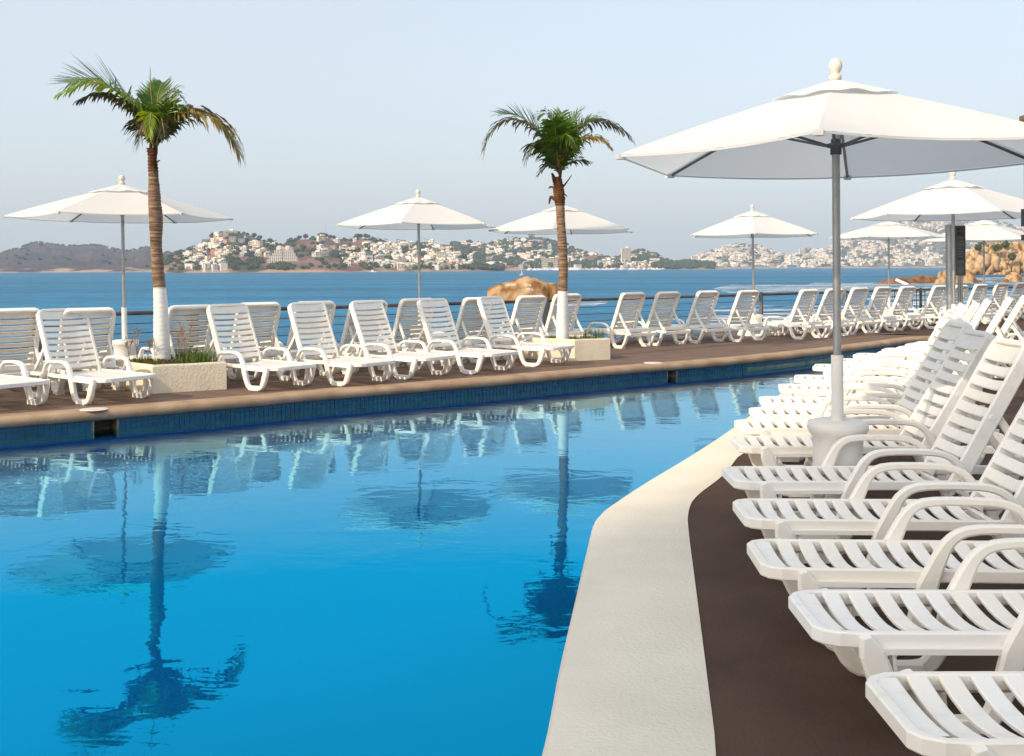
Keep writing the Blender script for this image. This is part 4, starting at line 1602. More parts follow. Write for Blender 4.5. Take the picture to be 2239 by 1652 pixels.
for i, (prof, D, dep, mn, by, am, lab) in enumerate((
        ([(1906, 621), (1918, 617), (1935, 612), (1950, 612), (1956, 619)], 300, 2.0, 'rock_brown', 622, 0.5, 'low brown rock at the left tip of the reef'),
        ([(1930, 622), (1940, 612), (1952, 609), (1962, 606), (1972, 608), (1984, 614), (1992, 622)], 296, 2.5, 'rock_brown', 622, 0.6, 'brown reef rock beside the pale leaning slab'),
        ([(1966, 622), (1972, 609), (1978, 605), (1990, 607), (2002, 612), (2012, 622)], 300, 3.0, 'rock_brown', 622, 0.7, 'rounded brown reef rock right of the pale slab'),
        ([(1990, 622), (1996, 606), (2006, 602), (2016, 604), (2030, 604), (2042, 605), (2050, 610), (2060, 622)], 304, 3.5, 'rock_brown', 622, 0.8, 'high rough brown rock in the middle of the reef'),
        ([(2040, 622), (2050, 610), (2058, 604), (2066, 606), (2074, 622)], 298, 2.5, 'rock', 622, 0.6, 'ochre reef rock left of the notice board'),
        ([(2052, 622), (2055, 600), (2058, 593), (2066, 589), (2074, 590), (2084, 596), (2090, 622)], 308, 4.0, 'rock', 622, 0.5, 'tall rounded ochre boulder left of the notice board'),
        ([(2082, 622), (2088, 596), (2098, 586), (2110, 587), (2120, 595), (2126, 606), (2134, 614), (2138, 622)], 306, 5.0, 'rock', 622, 0.5, 'large ochre boulder behind the notice board'),
        ([(2126, 619), (2130, 613), (2136, 610), (2142, 613), (2146, 619)], 312, 1.5, 'rock', 620, 0.3, 'small ochre rock right of the notice board'),
        ([(2170, 617), (2174, 614), (2182, 613), (2190, 617)], 320, 1.2, 'rock_brown', 618, 0.2, 'small flat rock left of the pointed sea rock'),
        ([(2184, 618), (2190, 612), (2200, 610), (2208, 618)], 318, 1.6, 'rock_brown', 618, 0.3, 'low brown rock at the foot of the pointed sea rock'),
        ([(2196, 618), (2200, 606), (2207, 599), (2213, 595), (2219, 596), (2226, 600), (2229, 608), (2231, 618)], 322, 3.0, 'rock', 618, 0.5, 'pointed ochre rock standing alone in the sea at the right'))):
    me, c = rock_mesh('sea_rock', prof, D, dep, M[mn], 11 + i, by, amp=am, freq=0.35, nx=36, na=18)
    tag(link('sea_rock', me, None, c), lab, 'rock', 'rocks of the reef and around it')
b = MB()
pA, pB = at(1958, 611, 290), at(1984, 622, 286)
d = (pB - pA)
b.sweep([Vector((0, 0, 0)), d * 0.5, d], 1.4, 0.7, Vector((0.25, 0.95, 0)).normalized(), 0.3)
tag(b.build('stone_slab', M['white_paint'], None, pA), 'long pale slab leaning across the brown reef rocks', 'slab')

# ochre rocky islet at the right: a cliff core with boulders as its parts
isl = empty('rocky_islet', gp(2180, 600, SEA))
tag(isl, 'steep ochre rocky islet with a green bush at the right border', 'islet')
DI = 588
prof = [(2104, 600), (2108, 586), (2114, 572), (2120, 560), (2128, 546), (2136, 536), (2148, 529), (2162, 526), (2178, 526), (2192, 526), (2206, 528), (2222, 531), (2240, 528), (2262, 524), (2300, 530), (2350, 560), (2380, 598)]
me, c = rock_mesh('cliff_core', prof, DI + 14, 16, M['rock_pale'], 41, 600, amp=2.8, freq=0.16, nx=150, na=60, crack=1.1)
link('cliff_core', me, isl, c - isl.location)
rg = random.Random(12)


def boulder_mesh(seed, m, name='boulder'):
    bm = bmesh.new()
    bmesh.ops.create_icosphere(bm, subdivisions=3, radius=1)
    for v in bm.verts:
        n_ = noise.fractal(v.co * 1.3 + Vector((seed * 5, 0, 0)), 0.8, 2, 4)
        v.co *= 1 + 0.30 * n_
        v.co.z *= 1.15
    me = bpy.data.meshes.new(name)
    bm.to_mesh(me)
    bm.free()
    for p in me.polygons:
        p.use_smooth = True
    me.materials.append(m)
    return me


BM_ = [boulder_mesh(k, M[('rock_pale', 'rock_pale', 'rock')[k % 3]]) for k in range(6)]


def silh(px):
    for a, c in zip(prof, prof[1:]):
        if a[0] <= px <= c[0]:
            return a[1] + (c[1] - a[1]) * (px - a[0]) / (c[0] - a[0])
    return 600


for k in range(150):
    px = rg.uniform(2108, 2262)
    py = rg.uniform(silh(px) + 3, 599)
    f = (py - silh(px)) / (600 - silh(px) + 0.1)
    p = at(px, py, DI + 13 - 17.5 * math.sqrt(max(0.02, f)))
    o = link('boulder', BM_[rg.randrange(6)], isl, p - isl.location)
    s = rg.uniform(0.7, 2.2) * (1.25 if f > .5 else 1)
    o.scale = (s * rg.uniform(.7, 1.2), s * 0.9, s * rg.uniform(0.7, 1.9))
    o.rotation_euler = (rg.uniform(-.5, .5), rg.uniform(-.5, .5), rg.uniform(0, 3))
for k in range(26):
    px = 2106 + k * 6 + rg.uniform(-2, 2)
    p = at(px, 599, DI - 3)
    p.z = SEA + 0.2
    o = link('shore_boulder', BM_[rg.randrange(6)], isl, p - isl.location)
    s = rg.uniform(0.7, 1.5)
    o.scale = (s * 1.5, s, s * 0.8)
    o.rotation_euler = (0, 0, rg.uniform(0, 3))


def leaf_clump(seed, n, rx, ry, rz, size):
    rg = random.Random(seed)
    b = MB()
    for i in range(n):
        d = Vector((rg.gauss(0, 1), rg.gauss(0, 1), rg.gauss(0, 1))).normalized()
        r = rg.uniform(0.55, 1.0) * (0.85 + 0.3 * noise.noise(d * 2 + Vector((seed, 0, 0))))
        c = Vector((d.x * rx, d.y * ry, d.z * rz)) * r
        u = Vector((rg.uniform(-1, 1), rg.uniform(-1, 1), rg.uniform(-1, 1))).normalized()
        v = u.cross(d)
        if v.length < 0.1:
            continue
        v = v.normalized() * size * rg.uniform(.6, 1.2)
        u = u * size * rg.uniform(.6, 1.2)
        b.add([c - u, c + v, c + u, c - v], [(0, 1, 2, 3)])
    return b


for i, (px, py, rx, rz, D, lab) in enumerate(((2179, 541, 4.2, 2.8, 583, 'green bush on the middle of the ochre islet'), (2138, 540, 2.6, 2.4, 585, 'olive bush on the left shoulder of the islet'), (2198, 534, 3.2, 1.8, 588, 'brown-green scrub near the top of the islet'), (2212, 560, 2.8, 2.8, 580, 'dry scrub on the right slope of the islet'), (2146, 528, 3.2, 0.9, 592, 'thin scrub on the crest of the islet'))):
    o = empty('bush', at(px, py, D))
    tag(o, lab, 'bush', 'bushes on the islet')
    leaf_clump(60 + i, 420, rx, 2.2, rz, 0.42).build('foliage', M['bush'], o)
    b = MB()
    for k in range(4):
        b.tube([(0, 1.2, -rz * 0.8), (rx * .4 * (k - 1.5), 0.2, 0.2)], [0.12, 0.04], 5)
    b.build('branch', M['husk'], o)


# ------------------------------------------------------------------ hills round the bay
def hy(px):
    return HY - ROLL * (px - CX)


class Hill:
    def __init__(s, name, m, ridge, shore, deep, step=3.0, nv=22, pw=1.25, rough=1.0, seed=0):
        s.ridge, s.shore, s.deep, s.pw = ridge, shore, deep, pw
        s.seed = seed
        s.x0, s.x1 = ridge[0][0], ridge[-1][0]
        n = int((s.x1 - s.x0) / step)
        b = MB()
        vs = []
        s.rough = rough
        for i in range(n + 1):
            px = s.x0 + (s.x1 - s.x0) * i / n
            for j in range(nv + 1):
                vs.append(s.pos(px, j / (nv - 2)))
        k = nv + 1
        b.add(vs, [(i * k + j, (i + 1) * k + j, (i + 1) * k + j + 1, i * k + j + 1) for i in range(n) for j in range(nv)], True)
        s.o = tag(b.build(name, m), kind='structure')

    def interp(s, tab, px):
        px = min(max(px, tab[0][0]), tab[-1][0])
        for a, c in zip(tab, tab[1:]):
            if a[0] <= px <= c[0]:
                t = (px - a[0]) / (c[0] - a[0])
                return a[1] + (c[1] - a[1]) * t
        return tab[-1][1]

    def pos(s, px, v):
        D0 = s.interp(s.shore, px)
        top = s.interp(s.ridge, px)
        up = max(hy(px) + 3 - top, 0.5)
        D1 = D0 + s.deep * (0.25 + 0.75 * min(1, up / 70))
        vv = min(v, 1.0)
        D = D0 + (D1 - D0) * v
        zr = EYE + (hy(px) - top) / FPX * D1
        zr = max(zr, SEA + 1.0)
        f = 1 - (1 - vv) ** s.pw
        z = SEA - 0.5 + (zr - SEA + 0.5) * f
        if v > 0:
            z += min((zr - SEA) * 0.35, 2.5 + 3 * abs(noise.noise(Vector((px * 0.15, 3, s.seed))))) * (1 - f)
        w = math.sin(math.pi * vv) if v <= 1 else 0
        q = Vector(((px - CX) / FPX * D * 0.012, D * 0.012, s.seed * 9.0))
        z += s.rough * noise.fractal(q, 0.9, 2.1, 4) * (zr - SEA) * 0.16 * w
        if v > 1:
            z = zr - (v - 1) * 6 * (zr - SEA)
        elif v > 0.85:
            z += s.rough * noise.noise(Vector((px * 0.35, 0, s.seed))) * 0.012 * (zr - SEA) * (v - .85) / .15
        return Vector(((px - CX) / FPX * D, D, z))

    def find(s, px, py):
        """the slope's point seen at that place"""
        best, bd = None, 1e9
        for j in range(1, 41):
            p = s.pos(px, j / 40)
            e = abs(project(p)[1] - py)
            if e < bd:
                best, bd = p, e
        return best, bd


def Z(o, pts, sx=0.2459):
    return [(o[0] + x * sx, o[1] + y * sx) for x, y in pts]


R3, R4, R5, R6 = (0, 484.5), (495.5, 484.5), (991, 484.5), (1486.6, 468.0)
far_ridge = Hill('far_ridge', M['hill_far'], [(-140, 568)] + Z(R3, [(0, 290), (80, 265), (180, 235), (280, 195), (360, 190), (450, 200), (540, 212), (700, 222), (820, 212), (900, 220), (1000, 245), (1100, 265), (1140, 268), (1220, 245), (1290, 235), (1360, 245), (1440, 270), (1530, 290), (1620, 330), (1720, 380), (1800, 430)]), [(-140, 1950), (460, 1950)], 1500, seed=1, rough=1.3)
H2r = Z(R3, [(1455, 452), (1462, 360), (1500, 310), (1560, 282), (1660, 270), (1750, 225), (1850, 178), (1920, 122), (2000, 104), (2110, 106), (2180, 115)]) + \
    Z(R4, [(0, 112), (100, 114), (200, 130), (280, 150), (350, 185), (430, 208), (480, 207), (530, 185), (620, 160), (700, 155), (800, 155), (870, 138), (930, 155), (1000, 165), (1120, 165), (1180, 148), (1260, 150), (1310, 165), (1380, 185), (1440, 200), (1500, 195), (1560, 190), (1640, 190), (1720, 185), (1800, 190), (1900, 205), (1960, 230), (2040, 270), (2120, 310), (2180, 350), (2239, 380), (2330, 400), (2450, 425), (2600, 448)])
headland = Hill('headland', M['hill'], H2r, [(357, 1440), (700, 1430), (900, 1560), (1140, 1700)], 520, seed=2)
H3r = Z(R4, [(1700, 330), (1800, 250), (1880, 205)]) + Z(R5, [(0, 205), (60, 195), (150, 195), (220, 205), (300, 215), (400, 190), (480, 175), (560, 166), (640, 166), (720, 165), (800, 165), (860, 185), (930, 195), (1020, 235), (1100, 265), (1180, 295), (1260, 310), (1340, 335), (1400, 350), (1460, 335), (1540, 325), (1600, 285), (1660, 268), (1720, 285), (1780, 310), (1840, 340), (1900, 372), (1980, 382), (2040, 366), (2100, 360), (2239, 375), (2400, 400)])
harbour_hill = Hill('harbour_hill', M['hill'], H3r, [(910, 2250), (1600, 2450)], 900, seed=3)
H4r = Z(R6, [(-160, 415), (0, 402), (40, 395), (130, 380), (190, 340), (250, 318), (320, 295), (380, 268), (470, 257), (540, 258), (620, 257), (690, 280), (750, 305), (800, 325), (860, 345), (920, 345), (1000, 325), (1060, 292), (1120, 300), (1180, 300), (1280, 265), (1400, 215), (1550, 160), (1700, 110), (1900, 58), (2000, 45), (2239, 46), (2420, 44), (2600, 60), (2900, 110), (3300, 150)], 0.2619)
town_hill = Hill('town_hill', M['hill_town'], H4r, [(1440, 3500), (2000, 3900), (2400, 3900)], 2300, seed=4, pw=1.1, rough=0.8)

# ------------------------------------------------------------------ houses and trees on them
RB = random.Random(17)
WALLS = [M['house_white'], M['house_cream'], M['house_rust'], M['house_grey'], M['window']]


def house_parts(b, w, d, h, rg, M4, big=False):
    """a small flat-roofed house: stepped blocks, roof slabs, dark openings towards the bay (-Y)"""
    wall = rg.choices([0, 1, 2, 3], [5, 2.2, 0.7, 1.2])[0]
    b.cur = wall
    b.box((0, 0, h / 2 - 2), (w, d, h + 4), M4)
    b.box((0, -0.2, h + 0.15), (w + 0.5, d + 0.6, 0.35), M4)
    if rg.random() < 0.5:
        b.box((w * 0.2, d * 0.15, h + 1.3), (w * 0.5, d * 0.6, 2.4), M4)
    b.cur = 4
    fl = max(1, int(h / 3))
    for f in range(fl):
        z = 1.5 + f * 3
        n = max(1, int(w / 3.2))
        for k in range(n):
            if rg.random() < 0.8:
                b.box((-w / 2 + (k + 0.5) * w / n, -d / 2 - 0.02, z), (w / n * rg.uniform(0.45, 0.75), 0.3, 1.5), M4)
    b.cur = 0


def proto_house(seed):
    rg = random.Random(seed)
    b = MB()
    w, h = rg.uniform(9, 14), rg.choice([3.2, 6.2, 6.2, 9.2])
    house_parts(b, w, rg.uniform(7, 10), h, rg, None)
    return b.mesh('house', WALLS)


HM = [proto_house(100 + k) for k in range(16)]
HCOL = []
for k_ in range(16):
    r_ = random.Random(100 + k_)
    w_, h_ = r_.uniform(9, 14), r_.choice([3.2, 6.2, 6.2, 9.2])
    r_.uniform(7, 10)
    c_ = r_.choices([0, 1, 2, 3], [5, 2.2, 0.7, 1.2])[0]
    HCOL.append((('white', 'cream', 'terracotta', 'grey')[c_], {3.2: 'low', 6.2: 'two-storey', 9.2: 'three-storey'}[h_]))
MARKS = {'headland': [(372, 'the left tip'), (451, 'the grey-white block'), (501, 'the hilltop hotel'), (560, 'the saddle'), (620, 'the stepped hotel'), (700, 'the bare brown slope'), (756, 'the open frame'), (822, 'the palm-topped ridge'), (860, 'the parasol edge'), (896, 'the skyline building'), (918, 'the middle parasol pole'), (965, 'the plain white block'), (1010, 'the wooded point')],
         'harbour hill': [(1080, 'the marina end'), (1120, 'the left marina'), (1151, 'the blue roof'), (1162, 'the crest tower'), (1202, 'the beige building'), (1230, 'the palm trunk'), (1288, 'the salmon block'), (1317, 'the columned building'), (1369, 'the white tower'), (1415, 'the wooded knoll')],
         'far town': [(1519, 'the left foot tower'), (1560, 'the left slope'), (1590, 'the shoulder block'), (1620, 'the terrace building'), (1648, 'the parasol pole'), (1700, 'the dip'), (1733, 'the first white hall'), (1777, 'the second white hall'), (1830, 'the big parasol pole'), (1880, 'the wooded waterfront'), (1925, 'the green shed'), (1943, 'the pole behind'), (2000, 'the reef'), (2050, 'the tall boulder'), (2090, 'the notice board'), (2150, 'the islet')]}


def where(place, px, py):
    mx, nm = min(MARKS[place], key=lambda q: abs(q[0] - px))
    side = 'left of' if px < mx - 4 else ('right of' if px > mx + 4 else ('above' if py < 560 else 'below'))
    h = hy(px) - py
    band = 'on the shore' if h < 3 else 'low down' if h < 12 else 'halfway up' if h < 26 else 'high up' if h < 42 else 'near the crest'
    return '%s on the %s, %s %s' % (band, place, side, nm.replace('the pole behind', 'the next pole'))


def put_house(hill, px, py, label, group, s=1.0):
    p, e = hill.find(px, py)
    if e > 3:
        return False
    hk = RB.randrange(16)
    s *= 0.86
    o = link('house', HM[hk], None, p)
    label = '%s %s house %s' % (HCOL[hk][1], HCOL[hk][0], where({'headland': 'headland', 'harbour_hill': 'harbour hill', 'town_hill': 'far town'}[hill.o.name], px, py))
    o.rotation_euler = (0, 0, RB.uniform(-0.6, 0.6) - math.atan2(p.x, p.y))
    o.scale = (s, s, s)
    tag(o, label, 'house', group)
    return True


def clusters(hill, boxes, label, group, s=(0.8, 1.15)):
    for (x0, x1, y0, y1, n) in boxes:
        for k in range(n):
            put_house(hill, RB.uniform(x0, x1), RB.uniform(y0, y1), label, group, RB.uniform(*s))


clusters(headland, [(403, 440, 556, 583, 12), (443, 489, 563, 583, 14), (438, 475, 582, 592, 10), (430, 460, 538, 558, 7), (462, 500, 520, 560, 9), (500, 545, 512, 560, 9)],
         'small pale house among trees on the left slope of the headland', 'houses on the left part of the headland')
clusters(headland, [(522, 547, 543, 558, 6), (545, 574, 529, 541, 6), (584, 604, 532, 543, 4), (550, 586, 545, 570, 6)],
         'pale house on the headland left of the stepped hotel', 'houses left of the stepped hotel')
clusters(headland, [(687, 719, 547, 562, 9), (729, 761, 545, 561, 8), (748, 820, 550, 583, 26), (690, 780, 524, 530, 3), (808, 913, 534, 575, 40), (830, 900, 575, 592, 8)],
         'pale house on the headland between the stepped hotel and the middle parasol pole', 'houses in the middle of the headland')
clusters(headland, [(923, 987, 534, 575, 22), (930, 1000, 575, 592, 14), (985, 1030, 552, 578, 10)],
         'pale house on the headland right of the middle parasol pole', 'houses on the right end of the headland')
clusters(harbour_hill, [(1065, 1130, 545, 575, 26), (1062, 1110, 530, 545, 5), (1120, 1160, 527, 560, 12), (1165, 1218, 545, 568, 8), (1240, 1300, 548, 572, 10), (1395, 1430, 560, 576, 6)],
         'pale house on the harbour hill behind the shorter palm', 'houses on the harbour hill', (1.0, 1.6))


def mass_houses(name, hill, x0, x1, ys, n, s0, s1, keep, seed):
    rg = random.Random(seed)
    b = MB()
    k = 0
    tries = 0
    while k < n and tries < n * 6:
        tries += 1
        px = rg.uniform(x0, x1)
        v = rg.uniform(0.015, 0.97) ** 0.85
        p = hill.pos(px, v)
        if rg.random() > keep(px, project(p)[1], v):
            continue
        w, h = rg.uniform(9, 18) * rg.uniform(s0, s1), rg.choice([3.2, 3.2, 6.2, 6.2, 9.2]) * rg.uniform(s0, s1)
        d = rg.uniform(8, 12)
        Mx = Matrix.Translation(p) @ Matrix.Rotation(rg.uniform(-.7, .7) - math.atan2(p.x, p.y), 4, 'Z')
        b.cur = rg.choices([0, 1, 2, 3], [5, 2.4, 1.0, 1.8])[0]
        b.box((0, 0, h / 2 - 2.5), (w, d, h + 5), Mx)
        b.cur = 4
        for f in range(max(1, int(h / 3.1))):
            if rg.random() < 0.7:
                b.box((rg.uniform(-.12, .12) * w, -d / 2 - 0.05, 1.4 + 3 * f), (w * rg.uniform(.3, .7), 0.4, 1.3), Mx)
        k += 1
    return tag(b.build(name, WALLS), kind='stuff')


def green_mask(p, sc_=0.0045, thr=0.1):
    return noise.fractal(Vector((p.x, p.y, 0)) * sc_, 0.8, 2, 4) > thr


def keep_town(px, py, v):
    g = noise.fractal(Vector((px * 0.035, py * 0.06, 2)), 0.8, 2.1, 4)
    if v > 0.86 and px > 1900:
        return 0.5 if g < 0.1 else 0.1
    return 0.95 if g < 0.12 else 0.12


mass_houses('far_town', town_hill, 1500, 2300, None, 4300, 0.9, 1.3, keep_town, 5)
mass_houses('harbour_houses', harbour_hill, 1010, 1460, None, 420, 0.9, 1.4, lambda px, py, v: 0.9 if noise.fractal(Vector((px * 0.05, py * 0.09, 6)), 0.8, 2.1, 4) < -0.02 else 0.05, 6)
mass_houses('headland_houses', headland, 800, 1010, None, 330, 0.55, 0.95, lambda px, py, v: (0.9 if noise.fractal(Vector((px * 0.06, py * 0.10, 3)), 0.8, 2.1, 4) < 0.05 else 0.05) * (0.1 if v > 0.8 else 1), 8)
mass_houses('headland_houses', headland, 405, 500, None, 110, 0.55, 0.9, lambda px, py, v: 0.8 if noise.fractal(Vector((px * 0.06, py * 0.10, 4)), 0.8, 2.1, 4) < 0.0 else 0.03, 9)
# individual larger houses of the far town, along its waterfront and its crest
for k in range(70):
    x = RB.uniform(1510, 2230)
    put_house(town_hill, x, hy(x) + 3 - RB.uniform(1, 26), 'pale house in the far town above the opposite shore', 'larger houses of the far town', RB.uniform(1.5, 2.3))


def tree_mass(name, hill, n, x0, x1, size, dens, seed, vmax=1.0):
    rg = random.Random(seed)
    b = MB()
    ico = bmesh.new()
    bmesh.ops.create_icosphere(ico, subdivisions=1, radius=1)
    iv = [v.co.copy() for v in ico.verts]
    fi = [[v.index for v in f.verts] for f in ico.faces]
    ico.free()
    k = tries = 0
    while k < n and tries < n * 12:
        tries += 1
        px = rg.uniform(x0, x1)
        v = rg.uniform(0.03, vmax)
        p = hill.pos(px, v)
        if rg.random() > dens(px, project(p)[1], v, p):
            continue
        for q in range(rg.choice([2, 3, 4])):
            s = rg.uniform(*size)
            c = p + Vector((rg.uniform(-1, 1) * s, rg.uniform(-1, 1) * s, s * rg.uniform(0.3, 0.9)))
            o_ = rg.uniform(0, 99)
            vs = [c + Vector((u.x, u.y, u.z * 0.8)) * s * (0.85 + 0.5 * noise.noise(u * 2 + Vector((o_, 0, 0)))) for u in iv]
            b.add(vs, fi, False)
        k += 1
    return tag(b.build(name, M['tree_far']), kind='stuff')


def dens2(px, py, v, p):
    g = noise.fractal(Vector((px * 0.03, py * 0.05, 8)), 0.8, 2.1, 4)
    d = 0.9 if g > 0.06 else 0.05
    if 640 < px < 730 and py > 545:
        d *= 0.25
    if 610 < px < 800 and 522 < py < 545:
        d *= 0.2
    return d


tree_mass('headland_woods', headland, 1700, 360, 1095, (2.0, 4.6), dens2, 31)
tree_mass('harbour_woods', harbour_hill, 1300, 990, 1560, (4, 9), lambda px, py, v, p: 0.95 if noise.fractal(Vector((px * 0.05, py * 0.09, 6)), 0.8, 2.1, 4) > -0.02 else 0.12, 32)
tree_mass('town_woods', town_hill, 1000, 1490, 2300, (4, 9), lambda px, py, v, p: 0.9 if noise.fractal(Vector((px * 0.035, py * 0.06, 2)), 0.8, 2.1, 4) > 0.10 else 0.06, 33)
tree_mass('ridge_woods', far_ridge, 500, -100, 420, (2.5, 5), lambda px, py, v, p: 0.9 if v > 0.97 else 0.01, 34, 1.0)

# single trees that stand out on the skylines
TM = []
for k in range(5):
    b = leaf_clump(200 + k, 150, 5.0, 4.5, 3.4, 1.1)
    TM.append(b.mesh('crown', M['tree_far']))
tkb = MB()
tkb.tube([(0, 0, -4), (0.2, 0, 1), (-0.2, 0, 4)], [0.5, 0.35, 0.2], 6)
TKM = tkb.mesh('trunk', M['husk'])
PB = MB()
rgp = random.Random(9)
for k in range(12):
    a = k * 0.52
    d = Vector((math.cos(a), math.sin(a), 0))
    s = Vector((-d.y, d.x, 0)) * 0.35
    PB.add([d * 0.1, d * 1.7 + s + Vector((0, 0, 0.6)), d * 3.2 - Vector((0, 0, 0.9)), d * 1.7 - s + Vector((0, 0, 0.6))], [(0, 1, 2, 3)])
PCM = PB.mesh('crown', M['tree_far'])
ptb = MB()
ptb.tube([(0, 0, -9.5), (0.3, 0, -4), (0, 0, 0)], [0.28, 0.2, 0.16], 5)
PTM = ptb.mesh('trunk', M['husk'])


def far_tree(hill, px, v, kind, label, group, s=1.0):
    p = hill.pos(px, v)
    if kind == 'palm':
        o = empty('palm_tree', p + Vector((0, 0, 8 * s)))
        link('crown', PCM, o)
        link('trunk', PTM, o)
        cat = 'palm tree'
    else:
        o = empty('tree', p + Vector((0, 0, 4 * s)))
        link('crown', TM[RB.randrange(5)], o)
        link('trunk', TKM, o)
        cat = 'tree'
    o.scale = (s, s, s)
    o.rotation_euler = (0, 0, RB.uniform(0, 6))
    place = {'headland': 'headland', 'harbour_hill': 'harbour hill', 'town_hill': 'far town'}[hill.o.name]
    tag(o, '%s on the skyline of the %s, %s' % ('slender palm' if kind == 'palm' else 'round leafy tree', place, where(place, px, 0).split(', ')[1]), cat, group)


for px in (463, 467, 533, 541, 556, 568, 590, 636, 655, 668, 700, 702, 708, 712, 722, 730, 777, 782, 788, 800, 806, 815):
    far_tree(headland, px, 0.98, 'tree', 'leafy tree on the skyline of the headland', 'skyline trees of the headland', RB.uniform(0.8, 1.5))
for px in (826, 831, 836, 842, 846, 868, 872, 928, 934, 940, 947, 598, 603):
    far_tree(headland, px, 0.98, 'palm', 'slender palm on the skyline of the headland', 'skyline palms of the headland', RB.uniform(0.8, 1.2))
for px in (1045, 1078, 1104, 1112, 1120, 1128, 1184, 1190, 1196, 1206, 1252, 1262, 1276, 1290, 1300, 1312, 1322, 1330, 1352, 1388, 1396, 1404, 1416):
    far_tree(harbour_hill, px, 0.98, RB.choice(['palm', 'tree']), 'small tree on the skyline of the harbour hill', 'skyline trees of the harbour hill', RB.uniform(1.1, 1.7))
for px in (1425, 1432, 1438, 1444):
    far_tree(harbour_hill, px, 0.97, 'palm', 'lone palm on the low saddle between the harbour hill and the town', 'palms on the low saddle', RB.uniform(1.2, 1.6))


# landmark buildings
def block(b, x0, x1, z0, z1, y, dep, rows, cols, wall=0, win=4, gap=(0.6, 0.55)):
    b.cur = wall
    b.box(((x0 + x1) / 2, y + dep / 2, (z0 + z1) / 2 - 2), (x1 - x0, dep, z1 - z0 + 4))
    if rows:
        rh, cw = (z1 - z0) / rows, (x1 - x0) / cols
        b.cur = win
        for r in range(rows):
            for c in range(cols):
                b.box((x0 + (c + .5) * cw, y - 0.1, z0 + (r + .5) * rh), (cw * gap[0], 0.5, rh * gap[1]))
        b.cur = wall
        for r in range(rows + 1):
            b.box(((x0 + x1) / 2, y - 0.6, z0 + r * rh - 0.15), (x1 - x0 + 0.6, 1.4, 0.4))


def landmark(hill, px0, px1, y0, y1, rows, cols, label, wall=0, name='apartment_building', extra=None, cat='building'):
    cx = (px0 + px1) / 2
    p, e = hill.find(cx, y1 if y1 < hy(cx) + 2 else hy(cx) + 2)
    D = p.y
    k = D / FPX
    o = empty(name, Vector(((cx - CX) * k, D, at(cx, y1, D).z)))
    W, H = (px1 - px0) * k, (y1 - y0) * k
    b, w = MB(), MB()
    block(b, -W / 2, W / 2, 0, H, 0, 14, 0, 0, wall)
    rh, cw = H / max(rows, 1), W / max(cols, 1)
    for r in range(rows + 1):
        b.box((0, -0.6, r * rh - 0.15), (W + 0.6, 1.4, 0.4))
    b.build('wall', WALLS, o)
    w.cur = 0
    for r in range(rows):
        for c in range(cols):
            w.box((-W / 2 + (c + .5) * cw, -0.1, (r + .5) * rh), (cw * 0.6, 0.5, rh * 0.55))
    if rows:
        tag(w.build('windows', M['window'], o), kind='stuff')
    b = MB()
    b.cur = wall
    b.box((W * 0.1, 7, H + 1.2), (W * 0.3, 6, 2.6))
    b.build('roof_room', WALLS, o)
    tag(o, label, cat, 'landmark buildings across the bay')
    return o, W, H


landmark(headland, 488, 515, 503.5, 514, 3, 12, 'flat white hotel on the highest top of the headland')
landmark(headland, 442, 461, 523, 533, 4, 6, 'grey-white apartment block left of the hilltop hotel', 3)
landmark(headland, 954, 975, 550, 570.5, 7, 6, 'plain white block near the right end of the headland')
landmark(headland, 888, 905, 529, 538, 3, 6, 'white building on the headland skyline by the middle pole')
landmark(harbour_hill, 1155.5, 1168.5, 500, 525, 16, 5, 'tall tower on top of the harbour hill under the parasol edge', 3)
landmark(harbour_hill, 1184, 1220, 564, 588, 6, 11, 'long beige building at the foot of the harbour hill', 1)
landmark(harbour_hill, 1274, 1303, 560.5, 575, 4, 9, 'salmon-coloured block right of the shorter palm', 2)
landmark(harbour_hill, 1358.6, 1379, 541, 579, 20, 7, 'tall white tower standing alone between the palm and the right parasols')
landmark(harbour_hill, 1307, 1328, 568, 584, 5, 7, 'white building with dark columns left of the white tower')
landmark(harbour_hill, 1198, 1206, 534, 553, 5, 3, 'narrow white building on the harbour hill beside the palm trunk')
landmark(harbour_hill, 1332, 1346, 570, 581, 3, 5, 'small white block left of the white tower')
landmark(town_hill, 1512, 1525, 559, 581, 8, 4, 'white tower at the left foot of the far town')
landmark(town_hill, 1579.6, 1600, 537, 548, 4, 8, 'white block on the left shoulder of the far town hill')
landmark(town_hill, 1600, 1640, 541, 551, 4, 14, 'long white terrace building on the crest of the far town hill')
landmark(town_hill, 1717.6, 1749.5, 568, 579, 1, 4, 'large white hall on the far waterfront right of the parasol pole')
landmark(town_hill, 1758, 1797, 568, 579, 1, 5, 'second large white hall on the far waterfront')
landmark(town_hill, 1748, 1760, 543, 557, 5, 4, 'white block on the saddle of the far town', 0)
landmark(town_hill, 1640, 1655, 534, 540, 2, 5, 'pale building on the top of the far town hill', 2)
for (px0, px1, y0, y1, mn, lab, nm) in ((1717.6, 1738, 579.2, 584, 'blue_wall', 'low blue building in front of the white hall on the waterfront', 'shed'), (1921, 1929, 576, 583, 'green_wall', 'green shed on the far shore right of the big pole', 'shed')):
    p, e = town_hill.find((px0 + px1) / 2, hy((px0 + px1) / 2) + 2)
    k = p.y / FPX
    o = empty(nm, Vector((p.x, p.y - 20, at(px0, y1, p.y).z)))
    b = MB()
    b.box((0, 0, (y1 - y0) * k / 2), ((px1 - px0) * k, 12, (y1 - y0) * k))
    b.build('wall', M[mn], o)
    b = MB()
    b.box((0, 0, (y1 - y0) * k + 0.5), ((px1 - px0) * k + 2, 14, 1.0))
    b.build('roof', M['house_grey'], o)
    tag(o, lab, 'building', 'landmark buildings across the bay')
